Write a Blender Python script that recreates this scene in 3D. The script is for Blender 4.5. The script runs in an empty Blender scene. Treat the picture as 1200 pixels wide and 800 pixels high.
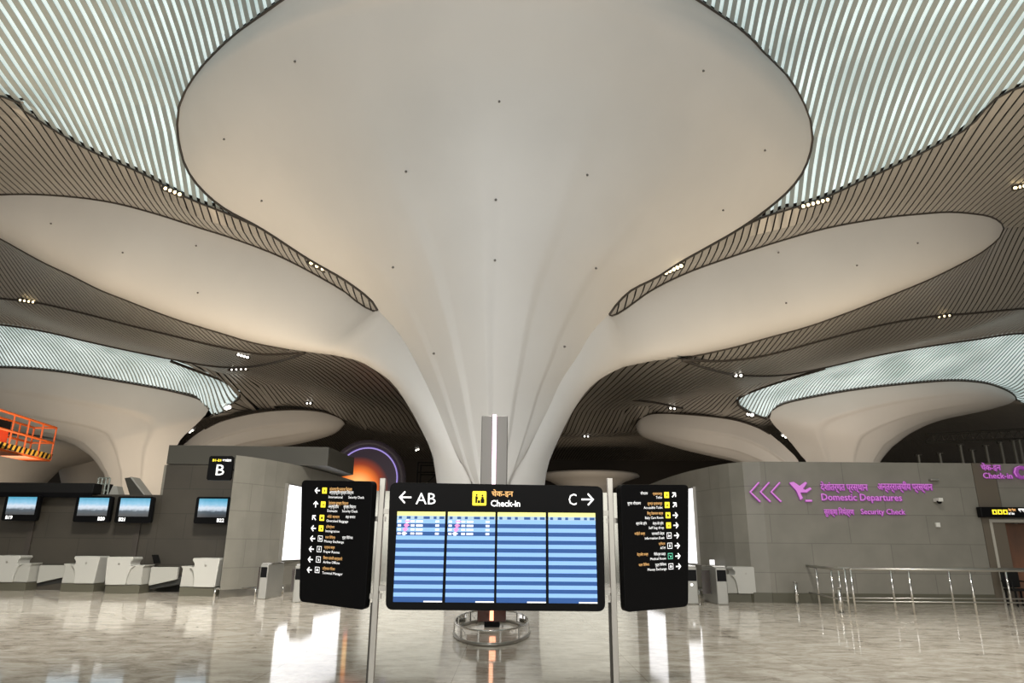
import bpy, bmesh, math, random, re
import numpy as np
from mathutils import Vector, Matrix
from mathutils.bvhtree import BVHTree

random.seed(7)
scn = bpy.context.scene
COL = scn.collection

# ------------------------------------------------------------------ camera
F_PX = 800.0
TILT, ROLL = math.radians(16.55), math.radians(0.45)
CAM = Vector((0, 0, 1.6))
fwd = Vector((0, math.cos(TILT), math.sin(TILT)))
r0 = Vector((1, 0, 0)); u0 = Vector((0, -math.sin(TILT), math.cos(TILT)))
right = r0 * math.cos(ROLL) + u0 * math.sin(ROLL)
up = u0 * math.cos(ROLL) - r0 * math.sin(ROLL)
cd = bpy.data.cameras.new('camera'); cam = bpy.data.objects.new('camera', cd); COL.objects.link(cam)
cd.sensor_width = 36.0; cd.lens = 36.0 * F_PX / 1200.0; cd.clip_end = 500; cd.clip_start = 0.05
M = Matrix((right, up, -fwd)).transposed().to_4x4(); M.translation = CAM
cam.matrix_world = M
scn.camera = cam

# ------------------------------------------------------------------ world, lights, exposure
scn.view_settings.view_transform = 'Standard'
scn.view_settings.look = 'None'
scn.view_settings.gamma = 1.0
scn.view_settings.use_curve_mapping = False
scn.view_settings.exposure = 0.0
w = bpy.data.worlds.new('world'); scn.world = w; w.use_nodes = True
bg = w.node_tree.nodes['Background']
bg.inputs[0].default_value = (1.0, 0.96, 0.90, 1); bg.inputs[1].default_value = 0.20

def area(name, loc, target, sx, sy, power, color, spread=180):
    l = bpy.data.lights.new(name, 'AREA'); l.shape = 'RECTANGLE'; l.size = sx; l.size_y = sy
    l.energy = power; l.color = color; l.spread = math.radians(spread)
    o = bpy.data.objects.new(name, l); COL.objects.link(o); o.location = loc
    o.rotation_euler = (Vector(target) - Vector(loc)).to_track_quat('-Z', 'Y').to_euler()
    return o
area('entrance_facade_light', (0, -8, 6), (0, 22, 5), 36, 9, 2950, (1.0, 0.975, 0.925))
area('hall_fill_left', (-1.5, 2.5, 18), (-10, 19, 0.5), 4, 3, 760, (1.0, 0.95, 0.87), 50)  # unseen light added to brighten the left island wall and floor
area('hall_fill_right', (2, 2.5, 18), (9, 14, 0), 4, 3, 380, (1.0, 0.95, 0.87), 50)  # added light without a fixture, lifts the floor at right
area('column_fill_light', (0, 5, 15), (-0.6, 22.5, 5.5), 3, 3, 75, (1.0, 0.99, 0.98), 65)  # added to brighten the column stem; no lamp stands here
area('side_petal_fill_left', (-18, 26, 5.3), (-18, 28, 20), 20, 8, 1200, (1.0, 0.80, 0.56))  # unseen light added to warm the left side petal from below
area('side_petal_fill_right', (17, 26, 4.4), (17, 28, 20), 20, 8, 1200, (1.0, 0.80, 0.56))  # same added warm light for the right side petal
area('far_column_fill_left', (-55, 64, 4), (-56, 80, 12), 16, 3, 420, (1.0, 0.78, 0.54))  # added to lift the dim far columns at left, no fixture
area('far_column_fill_middle', (9, 70, 2), (9, 84, 10), 8, 2, 260, (1.0, 0.80, 0.58))  # added to brighten the far column right of the stem, no fixture
area('rear_uplight_left', (-30, 47, 5.0), (-33, 54, 14), 10, 3, 420, (1.0, 0.80, 0.58))
area('rear_uplight_right', (28, 47, 5.0), (31, 54, 14), 10, 3, 480, (1.0, 0.82, 0.64))
area('middle_uplight_left', (-16, 52, 4.0), (-17, 58, 14), 6, 3, 120, (1.0, 0.78, 0.55))
area('middle_uplight_right', (16, 52, 4.0), (17, 58, 14), 6, 3, 140, (1.0, 0.80, 0.6))

# ------------------------------------------------------------------ projection helpers
def ray(px, py):
    return right * ((px - 600) / F_PX) + up * ((400 - py) / F_PX) + fwd
def P(px, py, Y=None, z=None):
    d = ray(px, py)
    t = Y / d.y if Y is not None else (z - CAM.z) / d.z
    return CAM + d * t
def hitplane(px, py, o, n):
    d = ray(px, py); return CAM + d * ((o - CAM).dot(n) / d.dot(n))
def PL(pts):
    return [P(a, b, c) for a, b, c in pts]

# ------------------------------------------------------------------ materials
MATS = {}
def mat(name, color=(.5, .5, .5), rough=.5, metal=0.0, emit=None, estr=1.0, spec=.5):
    if name in MATS: return MATS[name]
    m = bpy.data.materials.new(name); m.use_nodes = True
    b = m.node_tree.nodes['Principled BSDF']
    b.inputs['Base Color'].default_value = (*color, 1); b.inputs['Roughness'].default_value = rough
    b.inputs['Metallic'].default_value = metal; b.inputs['Specular IOR Level'].default_value = spec
    if emit:
        b.inputs['Emission Color'].default_value = (*emit, 1); b.inputs['Emission Strength'].default_value = estr
    MATS[name] = m; return m
def nodes(m): return m.node_tree.nodes, m.node_tree.links, m.node_tree.nodes['Principled BSDF']
def ramp(N, stops):
    r = N.new('ShaderNodeValToRGB'); e = r.color_ramp.elements
    while len(e) < len(stops): e.new(.5)
    for k, (p, c) in enumerate(stops): e[k].position = p; e[k].color = (*c, 1)
    return r

def noise_mix(m, c1, c2, scale, stretch=(1, 1, 1), detail=5, lo=.35, hi=.65):
    N, L, b = nodes(m)
    g = N.new('ShaderNodeNewGeometry'); mp = N.new('ShaderNodeMapping'); mp.inputs['Scale'].default_value = stretch
    n = N.new('ShaderNodeTexNoise'); n.inputs['Scale'].default_value = scale; n.inputs['Detail'].default_value = detail
    r = ramp(N, [(lo, c1), (hi, c2)])
    L.new(g.outputs['Position'], mp.inputs['Vector']); L.new(mp.outputs[0], n.inputs['Vector']); L.new(n.outputs['Fac'], r.inputs[0])
    L.new(r.outputs[0], b.inputs['Base Color'])
    return g, n, r

white_petal = mat('white_plaster', (.72, .70, .67), .55)
noise_mix(white_petal, (.67, .66, .645), (.71, .70, .685), .25)
slat_m = mat('ceiling_slat_metal', (.47, .45, .42), .4, .4)
slat_light = mat('pale_slat', (.40, .45, .45), .4, .2)
dark_back = mat('dark_ceiling_void', (.02, .017, .015), .8)
trim_m = mat('dark_trim', (.05, .042, .035), .5)

sky_m = mat('skylight_glazing', (.5, .55, .55), .5, emit=(.70, .86, .84), estr=.82)
N, L, b = nodes(sky_m)
g = N.new('ShaderNodeNewGeometry'); n = N.new('ShaderNodeTexNoise'); n.inputs['Scale'].default_value = .35; n.inputs['Detail'].default_value = 4
r = ramp(N, [(.3, (.36, .46, .45)), (.7, (.88, 1.0, .98))])
L.new(g.outputs['Position'], n.inputs['Vector']); L.new(n.outputs['Fac'], r.inputs[0]); L.new(r.outputs[0], b.inputs['Emission Color'])

def panel_mat(name, c1, c2, mortar, bw, bh, rough=.45, msize=.012):
    m = mat(name, c1, rough); N, L, b = nodes(m)
    g = N.new('ShaderNodeNewGeometry'); s = N.new('ShaderNodeSeparateXYZ')
    a = N.new('ShaderNodeMath'); a.operation = 'MULTIPLY_ADD'; a.inputs[1].default_value = .8
    c = N.new('ShaderNodeCombineXYZ'); br = N.new('ShaderNodeTexBrick')
    br.inputs['Scale'].default_value = 1.0; br.inputs['Brick Width'].default_value = bw; br.inputs['Row Height'].default_value = bh
    br.inputs['Mortar Size'].default_value = msize; br.inputs['Color1'].default_value = (*c1, 1)
    br.inputs['Color2'].default_value = (*c2, 1); br.inputs['Mortar'].default_value = (*mortar, 1); br.offset = .5
    L.new(g.outputs['Position'], s.inputs[0]); L.new(s.outputs['Y'], a.inputs[0]); L.new(s.outputs['X'], a.inputs[2])
    L.new(a.outputs[0], c.inputs['X']); L.new(s.outputs['Z'], c.inputs['Y'])
    L.new(c.outputs[0], br.inputs['Vector'])
    n = N.new('ShaderNodeTexNoise'); n.inputs['Scale'].default_value = 1.4; n.inputs['Detail'].default_value = 6
    mx = N.new('ShaderNodeMix'); mx.data_type = 'RGBA'; mx.blend_type = 'MULTIPLY'; mx.inputs['Factor'].default_value = .35
    L.new(g.outputs['Position'], n.inputs['Vector'])
    L.new(br.outputs['Color'], mx.inputs['A']); L.new(n.outputs['Fac'], mx.inputs['B']); L.new(mx.outputs['Result'], b.inputs['Base Color'])
    return m
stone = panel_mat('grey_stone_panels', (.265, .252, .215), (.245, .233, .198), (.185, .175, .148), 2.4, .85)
stone_dark = panel_mat('darker_stone_panels', (.064, .056, .043), (.058, .051, .040), (.038, .034, .028), 2.4, .85)  # panel layout of the grey stone in a much darker, browner tone
fascia_m = mat('dark_olive_fascia', (.05, .047, .037), .5)
steel = mat('brushed_steel', (.62, .61, .58), .22, 1.0)
steel_soft = mat('satin_steel', (.40, .385, .35), .35, .9)
polished = mat('polished_steel_cladding', (.34, .335, .30), .2, 1.0)
black = mat('gloss_black', (.003, .003, .0035), .4, spec=.12)
black_matte = mat('matte_black', (.008, .008, .008), .6, spec=.2)
white_shell = mat('white_desk_shell', (.47, .465, .43), .35)
white_soft = mat('white_desk_shelf', (.40, .395, .36), .4)
olive = mat('olive_plinth', (.09, .085, .06), .5)
belt = mat('black_belt', (.02, .02, .018), .6)
t_white = mat('lit_white_letter', (.9, .9, .9), .5, emit=(1, 1, 1), estr=.85)
t_orange = mat('lit_amber_letter', (.8, .5, .2), .5, emit=(1.0, .50, .16), estr=.62)
t_yellow = mat('lit_yellow_tile', (.9, .75, .05), .5, emit=(1.0, .78, .03), estr=.85)
t_green = mat('lit_green_tile', (.1, .6, .4), .5, emit=(.25, .85, .55), estr=.6)
t_purple = mat('lit_purple_letter', (.5, .2, .5), .5, emit=(.58, .15, .62), estr=.5)
t_purple_side = mat('purple_letter_return', (.25, .06, .28), .5, emit=(.30, .05, .36), estr=.4)
light_box_m = mat('light_box_face', (.9, .9, .9), .4, emit=(.96, .96, 1.0), estr=1.5)
bulb = mat('warm_bulb', (1, .9, .7), .5, emit=(1.0, .78, .42), estr=4.0)
bulb_white = mat('white_bulb', (1, 1, .95), .5, emit=(1.0, .95, .85), estr=3.5)
orange_paint = mat('orange_paint', (.70, .13, .02), .4)
hazard = mat('hazard_yellow', (.75, .42, .05), .5)
truss_m = mat('dark_truss_steel', (.12, .115, .10), .5, .4)

floor_m = mat('polished_granite', (.45, .42, .37), .07)
N, L, b = nodes(floor_m)
g = N.new('ShaderNodeNewGeometry'); mp = N.new('ShaderNodeMapping'); mp.inputs['Scale'].default_value = (.75, 1.25, 1); mp.inputs['Rotation'].default_value = (0, 0, .25)
n1 = N.new('ShaderNodeTexNoise'); n1.inputs['Scale'].default_value = 2.6; n1.inputs['Detail'].default_value = 10; n1.inputs['Roughness'].default_value = .76; n1.inputs['Distortion'].default_value = .6
r1 = ramp(N, [(.35, (.36, .305, .24)), (.5, (.68, .615, .52)), (.64, (.90, .85, .76))])
br = N.new('ShaderNodeTexBrick'); br.inputs['Scale'].default_value = 1; br.inputs['Brick Width'].default_value = 2.4; br.inputs['Row Height'].default_value = 2.4
br.inputs['Mortar Size'].default_value = .006; br.offset = 0
br.inputs['Color1'].default_value = (1, 1, 1, 1); br.inputs['Color2'].default_value = (.93, .93, .93, 1); br.inputs['Mortar'].default_value = (.6, .58, .55, 1)
mpb = N.new('ShaderNodeMapping'); mpb.inputs['Location'].default_value = (.7, .25, 0)
mx = N.new('ShaderNodeMix'); mx.data_type = 'RGBA'; mx.blend_type = 'MULTIPLY'; mx.inputs['Factor'].default_value = 1
L.new(g.outputs['Position'], mp.inputs[0]); L.new(mp.outputs[0], n1.inputs['Vector']); L.new(n1.outputs['Fac'], r1.inputs[0])
L.new(g.outputs['Position'], mpb.inputs[0]); L.new(mpb.outputs[0], br.inputs['Vector'])
L.new(r1.outputs[0], mx.inputs['A']); L.new(br.outputs['Color'], mx.inputs['B']); L.new(mx.outputs['Result'], b.inputs['Base Color'])

# ------------------------------------------------------------------ object helpers
def tag(o, label=None, cat=None, group=None, kind=None):
    if label: o['label'] = label
    if cat: o['category'] = cat
    if group: o['group'] = group
    if kind: o['kind'] = kind
    return o
def link(o, parent=None):
    COL.objects.link(o)
    if parent is not None:
        o.parent = parent
        o.matrix_parent_inverse = world_of(parent).inverted()
    return o
def world_of(o):
    m = o.matrix_basis.copy()
    while o.parent is not None:
        m = o.parent.matrix_basis.copy() @ (o.matrix_parent_inverse @ m) if False else world_of(o.parent) @ o.matrix_parent_inverse @ m
        return m
    return m
def empty(name, loc, label=None, cat=None, group=None, rz=0):
    o = bpy.data.objects.new(name, None); o.empty_display_size = .2
    COL.objects.link(o); o.location = loc; o.rotation_euler = (0, 0, rz)
    o.matrix_basis = Matrix.Translation(Vector(loc)) @ Matrix.Rotation(rz, 4, 'Z')
    return tag(o, label, cat, group)

class MB:
    def __init__(s): s.v = []; s.f = []; s.mi = []
    def add(s, vs, fs, m=0):
        k = len(s.v); s.v += [Vector(v) for v in vs]
        for f in fs: s.f.append([i + k for i in f]); s.mi.append(m)
        return s
    def box(s, lo, hi, m=0, X=None):
        (a, b, c), (d, e, f) = lo, hi
        vs = [Vector(q) for q in ((a, b, c), (d, b, c), (d, e, c), (a, e, c), (a, b, f), (d, b, f), (d, e, f), (a, e, f))]
        if X: vs = [X @ q for q in vs]
        return s.add(vs, [(0, 3, 2, 1), (4, 5, 6, 7), (0, 1, 5, 4), (1, 2, 6, 5), (2, 3, 7, 6), (3, 0, 4, 7)], m)
    def tube(s, pts, r, n=8, m=0, closed=False, rs=None):
        pts = [Vector(p) for p in pts]; k = len(pts); rings = []
        ref = None
        for i, p in enumerate(pts):
            a = pts[i - 1] if (i > 0 or closed) else p
            b = pts[(i + 1) % k] if (i < k - 1 or closed) else p
            t = (b - a).normalized()
            if ref is None: ref = Vector((0, 0, 1)) if abs(t.z) < .9 else Vector((1, 0, 0))
            x = t.cross(ref); 
            if x.length < 1e-4: x = t.cross(Vector((.3, 1, .2)))
            x.normalize(); y = x.cross(t)
            ref = -y if y.dot(ref) < 0 else y
            rr = rs[i] if rs else r
            rings.append([p + (x * math.cos(q * 2 * math.pi / n) + ref * math.sin(q * 2 * math.pi / n)) * rr for q in range(n)])
        vs = [q for R_ in rings for q in R_]; fs = []
        for i in range(k if closed else k - 1):
            j = (i + 1) % k
            for q in range(n): fs.append((i * n + q, i * n + (q + 1) % n, j * n + (q + 1) % n, j * n + q))
        if not closed: fs += [tuple(range(n))[::-1], tuple(range((k - 1) * n, k * n))]
        return s.add(vs, fs, m)
    def cyl(s, a, b, r, n=12, m=0): return s.tube([a, b], r, n, m)
    def prism(s, poly, axis0, axis1, origin, ext, m=0):
        """poly of (a,b) in the plane origin + a*axis0 + b*axis1, extruded by vector ext"""
        k = len(poly); o = Vector(origin); A, B, E = Vector(axis0), Vector(axis1), Vector(ext)
        vs = [o + A * a + B * b for a, b in poly]; vs += [v + E for v in vs]
        fs = [tuple(range(k)), tuple(range(2 * k - 1, k - 1, -1))]
        fs += [(i, i + k, (i + 1) % k + k, (i + 1) % k) for i in range(k)]
        return s.add(vs, fs, m)
    def lathe(s, prof, c, n=24, m=0, sx=1, sy=1):
        c = Vector(c); k = len(prof)
        vs = [c + Vector((r * math.cos(q * 2 * math.pi / n) * sx, r * math.sin(q * 2 * math.pi / n) * sy, z)) for r, z in prof for q in range(n)]
        fs = [(i * n + q, i * n + (q + 1) % n, (i + 1) * n + (q + 1) % n, (i + 1) * n + q) for i in range(k - 1) for q in range(n)]
        fs += [tuple(range(n))[::-1], tuple(range((k - 1) * n, k * n))]
        return s.add(vs, fs, m)
    def build(s, name, mats, parent=None, smooth=False, fix=True, bevel=0):
        me = bpy.data.meshes.new(name); me.from_pydata([tuple(v) for v in s.v], [], s.f)
        if not isinstance(mats, (list, tuple)): mats = [mats]
        for m in mats: me.materials.append(m)
        for p, i in zip(me.polygons, s.mi): p.material_index = i; p.use_smooth = smooth
        if fix:
            bm = bmesh.new(); bm.from_mesh(me); bmesh.ops.recalc_face_normals(bm, faces=bm.faces); bm.to_mesh(me); bm.free()
        me.update()
        o = bpy.data.objects.new(name, me); link(o, parent)
        if bevel:
            bv = o.modifiers.new('bevel', 'BEVEL'); bv.width = bevel; bv.segments = 2; bv.limit_method = 'ANGLE'
        return o

def crom(pts, n):
    """Catmull-Rom through points, resampled to n points by control index"""
    out = []
    k = len(pts)
    for i in range(n):
        t = i * (k - 1) / (n - 1); j = min(int(t), k - 2); t -= j
        p1, p2 = pts[j], pts[j + 1]
        p0 = pts[j - 1] if j > 0 else p1 * 2 - p2
        p3 = pts[j + 2] if j + 2 < k else p2 * 2 - p1
        out.append(.5 * ((2 * p1) + (p2 - p0) * t + (2 * p0 - 5 * p1 + 4 * p2 - p3) * t * t + (3 * p1 - p0 - 3 * p2 + p3) * t ** 3))
    return out
def arcres(pts, n):
    """smooth through pts, resampled evenly by arc length"""
    d = crom(pts, max(60, len(pts) * 12)); s = [0]
    for a, b in zip(d, d[1:]): s.append(s[-1] + (b - a).length)
    out = []; j = 0
    for i in range(n):
        t = s[-1] * i / (n - 1)
        while j < len(s) - 2 and s[j + 1] < t: j += 1
        f = (t - s[j]) / max(1e-9, s[j + 1] - s[j]); out.append(d[j].lerp(d[j + 1], min(1, max(0, f))))
    return out
def loft(name, A, B, K, m, parent, nt=20, folds=0, amp=0.0):
    """surface of quadratic arcs A[i] -> (control K[i]) -> B[i], as a shell with real thickness"""
    n = len(A); vs = []
    for a, k, b_ in zip(A, K, B):
        for j in range(nt + 1):
            t = j / nt; vs.append(a * (1 - t) ** 2 + k * 2 * t * (1 - t) + b_ * t * t)
    fs = []
    W = nt + 1
    if folds:      # soft pleats that run up the stem and die out at the rim
        base_ = [v.copy() for v in vs]
        for i in range(n):
            wgt = math.sin(math.pi * min(1, .12 + i / (n - 1))) ** .8 * (1 - i / (n - 1))
            for j in range(1, nt):
                u_ = base_[i * W + j + 1] - base_[i * W + j - 1]; v_ = base_[min(n - 1, i + 1) * W + j] - base_[max(0, i - 1) * W + j]
                nn_ = u_.cross(v_)
                if nn_.length < 1e-6: continue
                nn_.normalize()
                if nn_.dot(CAM - base_[i * W + j]) < 0: nn_ = -nn_
                ph = (j / nt * folds) % 1.0
                vs[i * W + j] = base_[i * W + j] + nn_ * (amp * wgt * (ph ** 1.5 - .4) * min(1, 4 * j / nt, 4 * (1 - j / nt)))
    for i in range(n - 1):
        for j in range(nt): fs.append((i * W + j, i * W + j + 1, (i + 1) * W + j + 1, (i + 1) * W + j))
    mb = MB(); mb.add(vs, fs)
    o = mb.build(name, m, parent, smooth=True, fix=False)
    return o

def text_mesh(s, bold=0.0, ext=0.0):
    s = re.sub('((?:[\u0915-\u0939]\u094d)*[\u0915-\u0939])\u093f', '\u093f\\1', s)
    c = bpy.data.curves.new('lettering', 'FONT'); c.body = s; c.size = 1.0; c.offset = bold; c.extrude = ext; c.resolution_u = 2
    o = bpy.data.objects.new('lettering_source', c); COL.objects.link(o)
    bpy.context.view_layer.update()
    me = bpy.data.meshes.new_from_object(o.evaluated_get(bpy.context.evaluated_depsgraph_get()))
    bpy.data.objects.remove(o); bpy.data.curves.remove(c)
    vs = [v.co.copy() for v in me.vertices]; fs = [tuple(p.vertices) for p in me.polygons]
    bpy.data.meshes.remove(me)
    return vs, fs
TXT = {}
def put_text(mb, s, o, R, U, h, align='L', bold=.0, m=0, width=None, ext=0.0):
    """add text to mb: baseline origin o, right R, up U (unit), capital height h"""
    key = (s, bold, ext)
    if key not in TXT: TXT[key] = text_mesh(s, bold, ext)
    vs, fs = TXT[key]
    if not vs: return 0
    x0 = min(v.x for v in vs); x1 = max(v.x for v in vs)
    k = h / .72; kx = k if width is None else width / (x1 - x0)
    off = {'L': -x0, 'R': -x1, 'C': -(x0 + x1) / 2}[align]
    Nn = R.cross(U)
    mb.add([o + R * ((v.x + off) * kx) + U * (v.y * k) + Nn * (v.z * k) for v in vs], fs, m)
    return (x1 - x0) * kx

# ------------------------------------------------------------------ setting: floor
MB().box((-75, -12, -.4), (75, 98, 0)).build('floor', floor_m)
bpy.data.objects['floor']['kind'] = 'structure'

# ------------------------------------------------------------------ main lotus column
Z0 = 0.0
def fl(p): return Vector((p.x, p.y, 0))
# left / right rails of the front petal
Lb = PL([(556, 640, 22.6), (553, 565, 22.7), (539.5, 542, 22.8), (529, 519.5, 22.9), (518, 492, 23.2), (503, 457, 23.8), (487, 424, 24.5), (467, 390, 25.3), (443, 363, 26)])
Lb = [fl(Lb[0])] + Lb
Lc = PL([(443, 363, 26), (436, 352, 26.15), (420, 338.5, 26.3), (397, 323, 26.5), (360, 302, 26.8), (306, 267, 27), (265, 245, 27), (240, 225, 26.8), (225, 207, 26.5), (216, 190, 26.2), (210, 165, 25.7), (208, 145, 25.2)])
Ld = PL([(208, 145, 25.2), (210, 125, 24.6), (217, 107, 23.9), (232, 84, 23.0), (250, 64, 22.2), (272, 43, 21.3), (300, 22, 20.3), (330, 0, 19.3), (390, -35, 17.9), (475, -70, 16.5), (580, -86, 15.8)])
Rb = PL([(594, 640, 22.6), (598, 563, 22.7), (616, 533, 22.8), (632, 500, 23.1), (645, 474, 23.5), (657, 447, 24.0), (677, 417, 24.6), (693, 390, 25.3), (713.5, 368, 26)])
Rb = [fl(Rb[0])] + Rb
Rc = PL([(713.5, 368, 26), (723, 355, 26.15), (740, 339, 26.3), (770, 324, 26.5), (800, 305, 26.8), (867, 267, 27), (913, 233, 26.9), (937, 207, 26.5), (948, 183, 26.1), (952, 162, 25.6)])
Rd = PL([(952, 162, 25.6), (950, 143, 25.0), (940, 117, 24.2), (923, 90, 23.2), (900, 67, 22.3), (877, 42, 21.3), (847, 20, 20.3), (818, 0, 19.4), (760, -35, 17.9), (680, -70, 16.5), (580, -86, 15.8)])
Mb = PL([(576, 640, 22.2), (576, 565, 22.25), (576, 480, 22.1)]) + [Vector((-.7, 21.3, 9.6))]
Mb = [fl(Mb[0])] + Mb
Mc = [Vector((-.7, 21.3, 9.6)), Vector((-.6, 20.3, 13.2)), Vector((-.6, 19.1, 16.2)), Vector((-.6, 17.6, 18.2))]
tip = (Ld[-1] + Rd[-1]) / 2
Ld[-1] = Rd[-1] = tip
Md = [Mc[-1], tip + Vector((0, .7, -.25)), tip]
nb, nc, nd = 22, 26, 22
LR = arcres(Lb, nb) + arcres(Lc, nc)[1:] + arcres(Ld, nd)[1:]
RR = arcres(Rb, nb) + arcres(Rc, nc)[1:] + arcres(Rd, nd)[1:]
MR = arcres(Mb, nb) + arcres(Mc, nc)[1:] + arcres(Md, nd)[1:]
# bezier control so that the arc passes through M
KR = [m_ * 2 - (a + c) / 2 for m_, a, c in zip(MR, LR, RR)]
column = empty('lotus_column', (-.7, 24.2, 0), 'giant white lotus-shaped column in the centre, flaring into wide petals behind the check-in sign', 'column')
front_petal = loft('front_petal', LR, RR, KR, white_petal, column, nt=60, folds=6, amp=.15)

def side_lobe(name, N1, N2, F1, F2, parent, m=None, n1=24, n2=40, kf=1.0, folds=0, amp=0.0):
    A = arcres(N1, n1) + arcres(N2, n2)[1:]
    B = arcres(F1, n1) + arcres(F2, n2)[1:]
    K = []
    for a, b_ in zip(A, B):
        s = min(1.0, a.y / b_.y) * kf
        K.append(CAM + (b_ - CAM) * s)
    return loft(name, A, B, K, m or white_petal, parent, nt=18 if not folds else 40, folds=folds, amp=amp), A, B

# left lobe
nlA = list(Lb)
nlB = PL([(443, 363, 26), (436, 363.5, 26.9), (420, 354, 27.5), (397, 336.5, 28.0), (333, 302, 28.7), (277, 280, 29.2), (233, 266, 29.5), (183, 250, 29.7), (133, 237, 29.9), (83, 230, 30.3), (27, 227, 30.8), (-30, 230, 31.6), (-85, 239, 32.6), (-110, 248, 33.4)])
flA = PL([(522, 640, 24.2), (511, 560, 24.2), (507, 533, 24.3), (497, 510, 24.5), (480, 478, 25), (460, 449, 25.6), (440, 434, 26.2), (420, 423, 26.9), (391, 416, 28.6)]); flA = [fl(flA[0])] + flA
flB = PL([(391, 416, 28.6), (366, 413, 29.4), (333, 408, 30.1), (293, 400, 30.9), (260, 390, 31.3), (217, 377, 31.8), (183, 365, 32.1), (150, 352, 32.4), (117, 339, 32.5), (83, 322, 33), (53, 308, 33.4), (27, 294, 33.7), (0, 279, 34), (-45, 258, 34.2), (-90, 247, 34), (-110, 248, 33.4)])
left_petal, NL, FL_ = side_lobe('side_petal', nlA, nlB, flA, flB, column)
# right lobe
nrB = PL([(713.5, 368, 26), (719, 369, 26.9), (733, 361, 27.5), (763, 339.5, 28.1), (800, 321, 28.5), (840, 306, 28.8), (900, 286, 29.3), (967, 267, 29.7), (1033, 255, 30.1), (1080, 250, 30.6), (1117, 248, 31.3), (1157, 252.5, 32.4), (1172, 260, 33.2), (1176, 267, 33.8)])
frA = PL([(632, 640, 24.2), (640, 555, 24.2), (646, 535, 24.3), (653.5, 517, 24.5), (665, 493, 25), (676, 474, 25.5), (689.5, 456, 26), (708, 441, 26.7), (730, 430, 28.2)]); frA = [fl(frA[0])] + frA
frB = PL([(730, 430, 28.2), (764, 423, 29.2), (797, 419, 29.9), (830, 413, 30.6), (865, 405, 31), (900, 395, 31.4), (950, 381, 31.8), (1000, 363, 31.8), (1050, 343, 32.3), (1093, 325, 32.7), (1133, 305, 33.2), (1153, 293, 33.5), (1170, 279, 33.8), (1176, 267, 33.8)])
right_petal, NR, FR_ = side_lobe('side_petal', list(Rb), nrB, frA, frB, column)
# back of the stem, closed between the two outer silhouettes
A = arcres(flA, 20); B = arcres(frA, 20)
K = [Vector(((a.x + b_.x) / 2, max(a.y, b_.y) + 3.0 + .25 * a.z, (a.z + b_.z) / 2 + .4)) for a, b_ in zip(A, B)]
loft('back_petal', A, B, K, white_petal, column, nt=16)

# ------------------------------------------------------------------ louvered ceilings
PENDING = []
def slat_zone(poly, pitch, sw, depth, gap, mats, bow=0.0, seglen=.8):
    PENDING.append((poly, pitch, sw, depth, gap, mats, seglen))
HXS = {'front': [], 'back': []}
def height_pts(pts, step=1, dz=0.0, patch='back'):
    HXS[patch].extend([(p.x, p.y, p.z + dz) for p in pts[::step]])
HF_ = {}
def fit_height(HX):
    """one smooth ceiling height through every rim and seam"""
    keep = []
    for p in HX:
        if all((p[0] - q[0]) ** 2 + (p[1] - q[1]) ** 2 > .12 for q in keep): keep.append(p)
    A_ = np.array(keep); n_ = len(A_); Q = np.c_[np.ones(n_), A_[:, :2]]
    d2 = ((A_[:, None, :2] - A_[None, :, :2]) ** 2).sum(-1)
    Kx = .5 * d2 * np.log(d2 + 1e-9)
    Mx = np.block([[Kx + .03 * np.eye(n_), Q], [Q.T, np.zeros((3, 3))]])
    HF_['f'] = (A_[:, :2], np.linalg.solve(Mx, np.r_[A_[:, 2], 0, 0, 0]))
def height(xy):
    P_, w_ = HF_['f']; xy = np.asarray(xy, float); out = np.empty(len(xy))
    for i in range(0, len(xy), 20000):
        q = xy[i:i + 20000]
        d2 = ((q[:, None, :] - P_[None]) ** 2).sum(-1)
        out[i:i + 20000] = (.5 * d2 * np.log(d2 + 1e-9)) @ w_[:-3] + w_[-3] + q @ w_[-2:]
    return out
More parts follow.
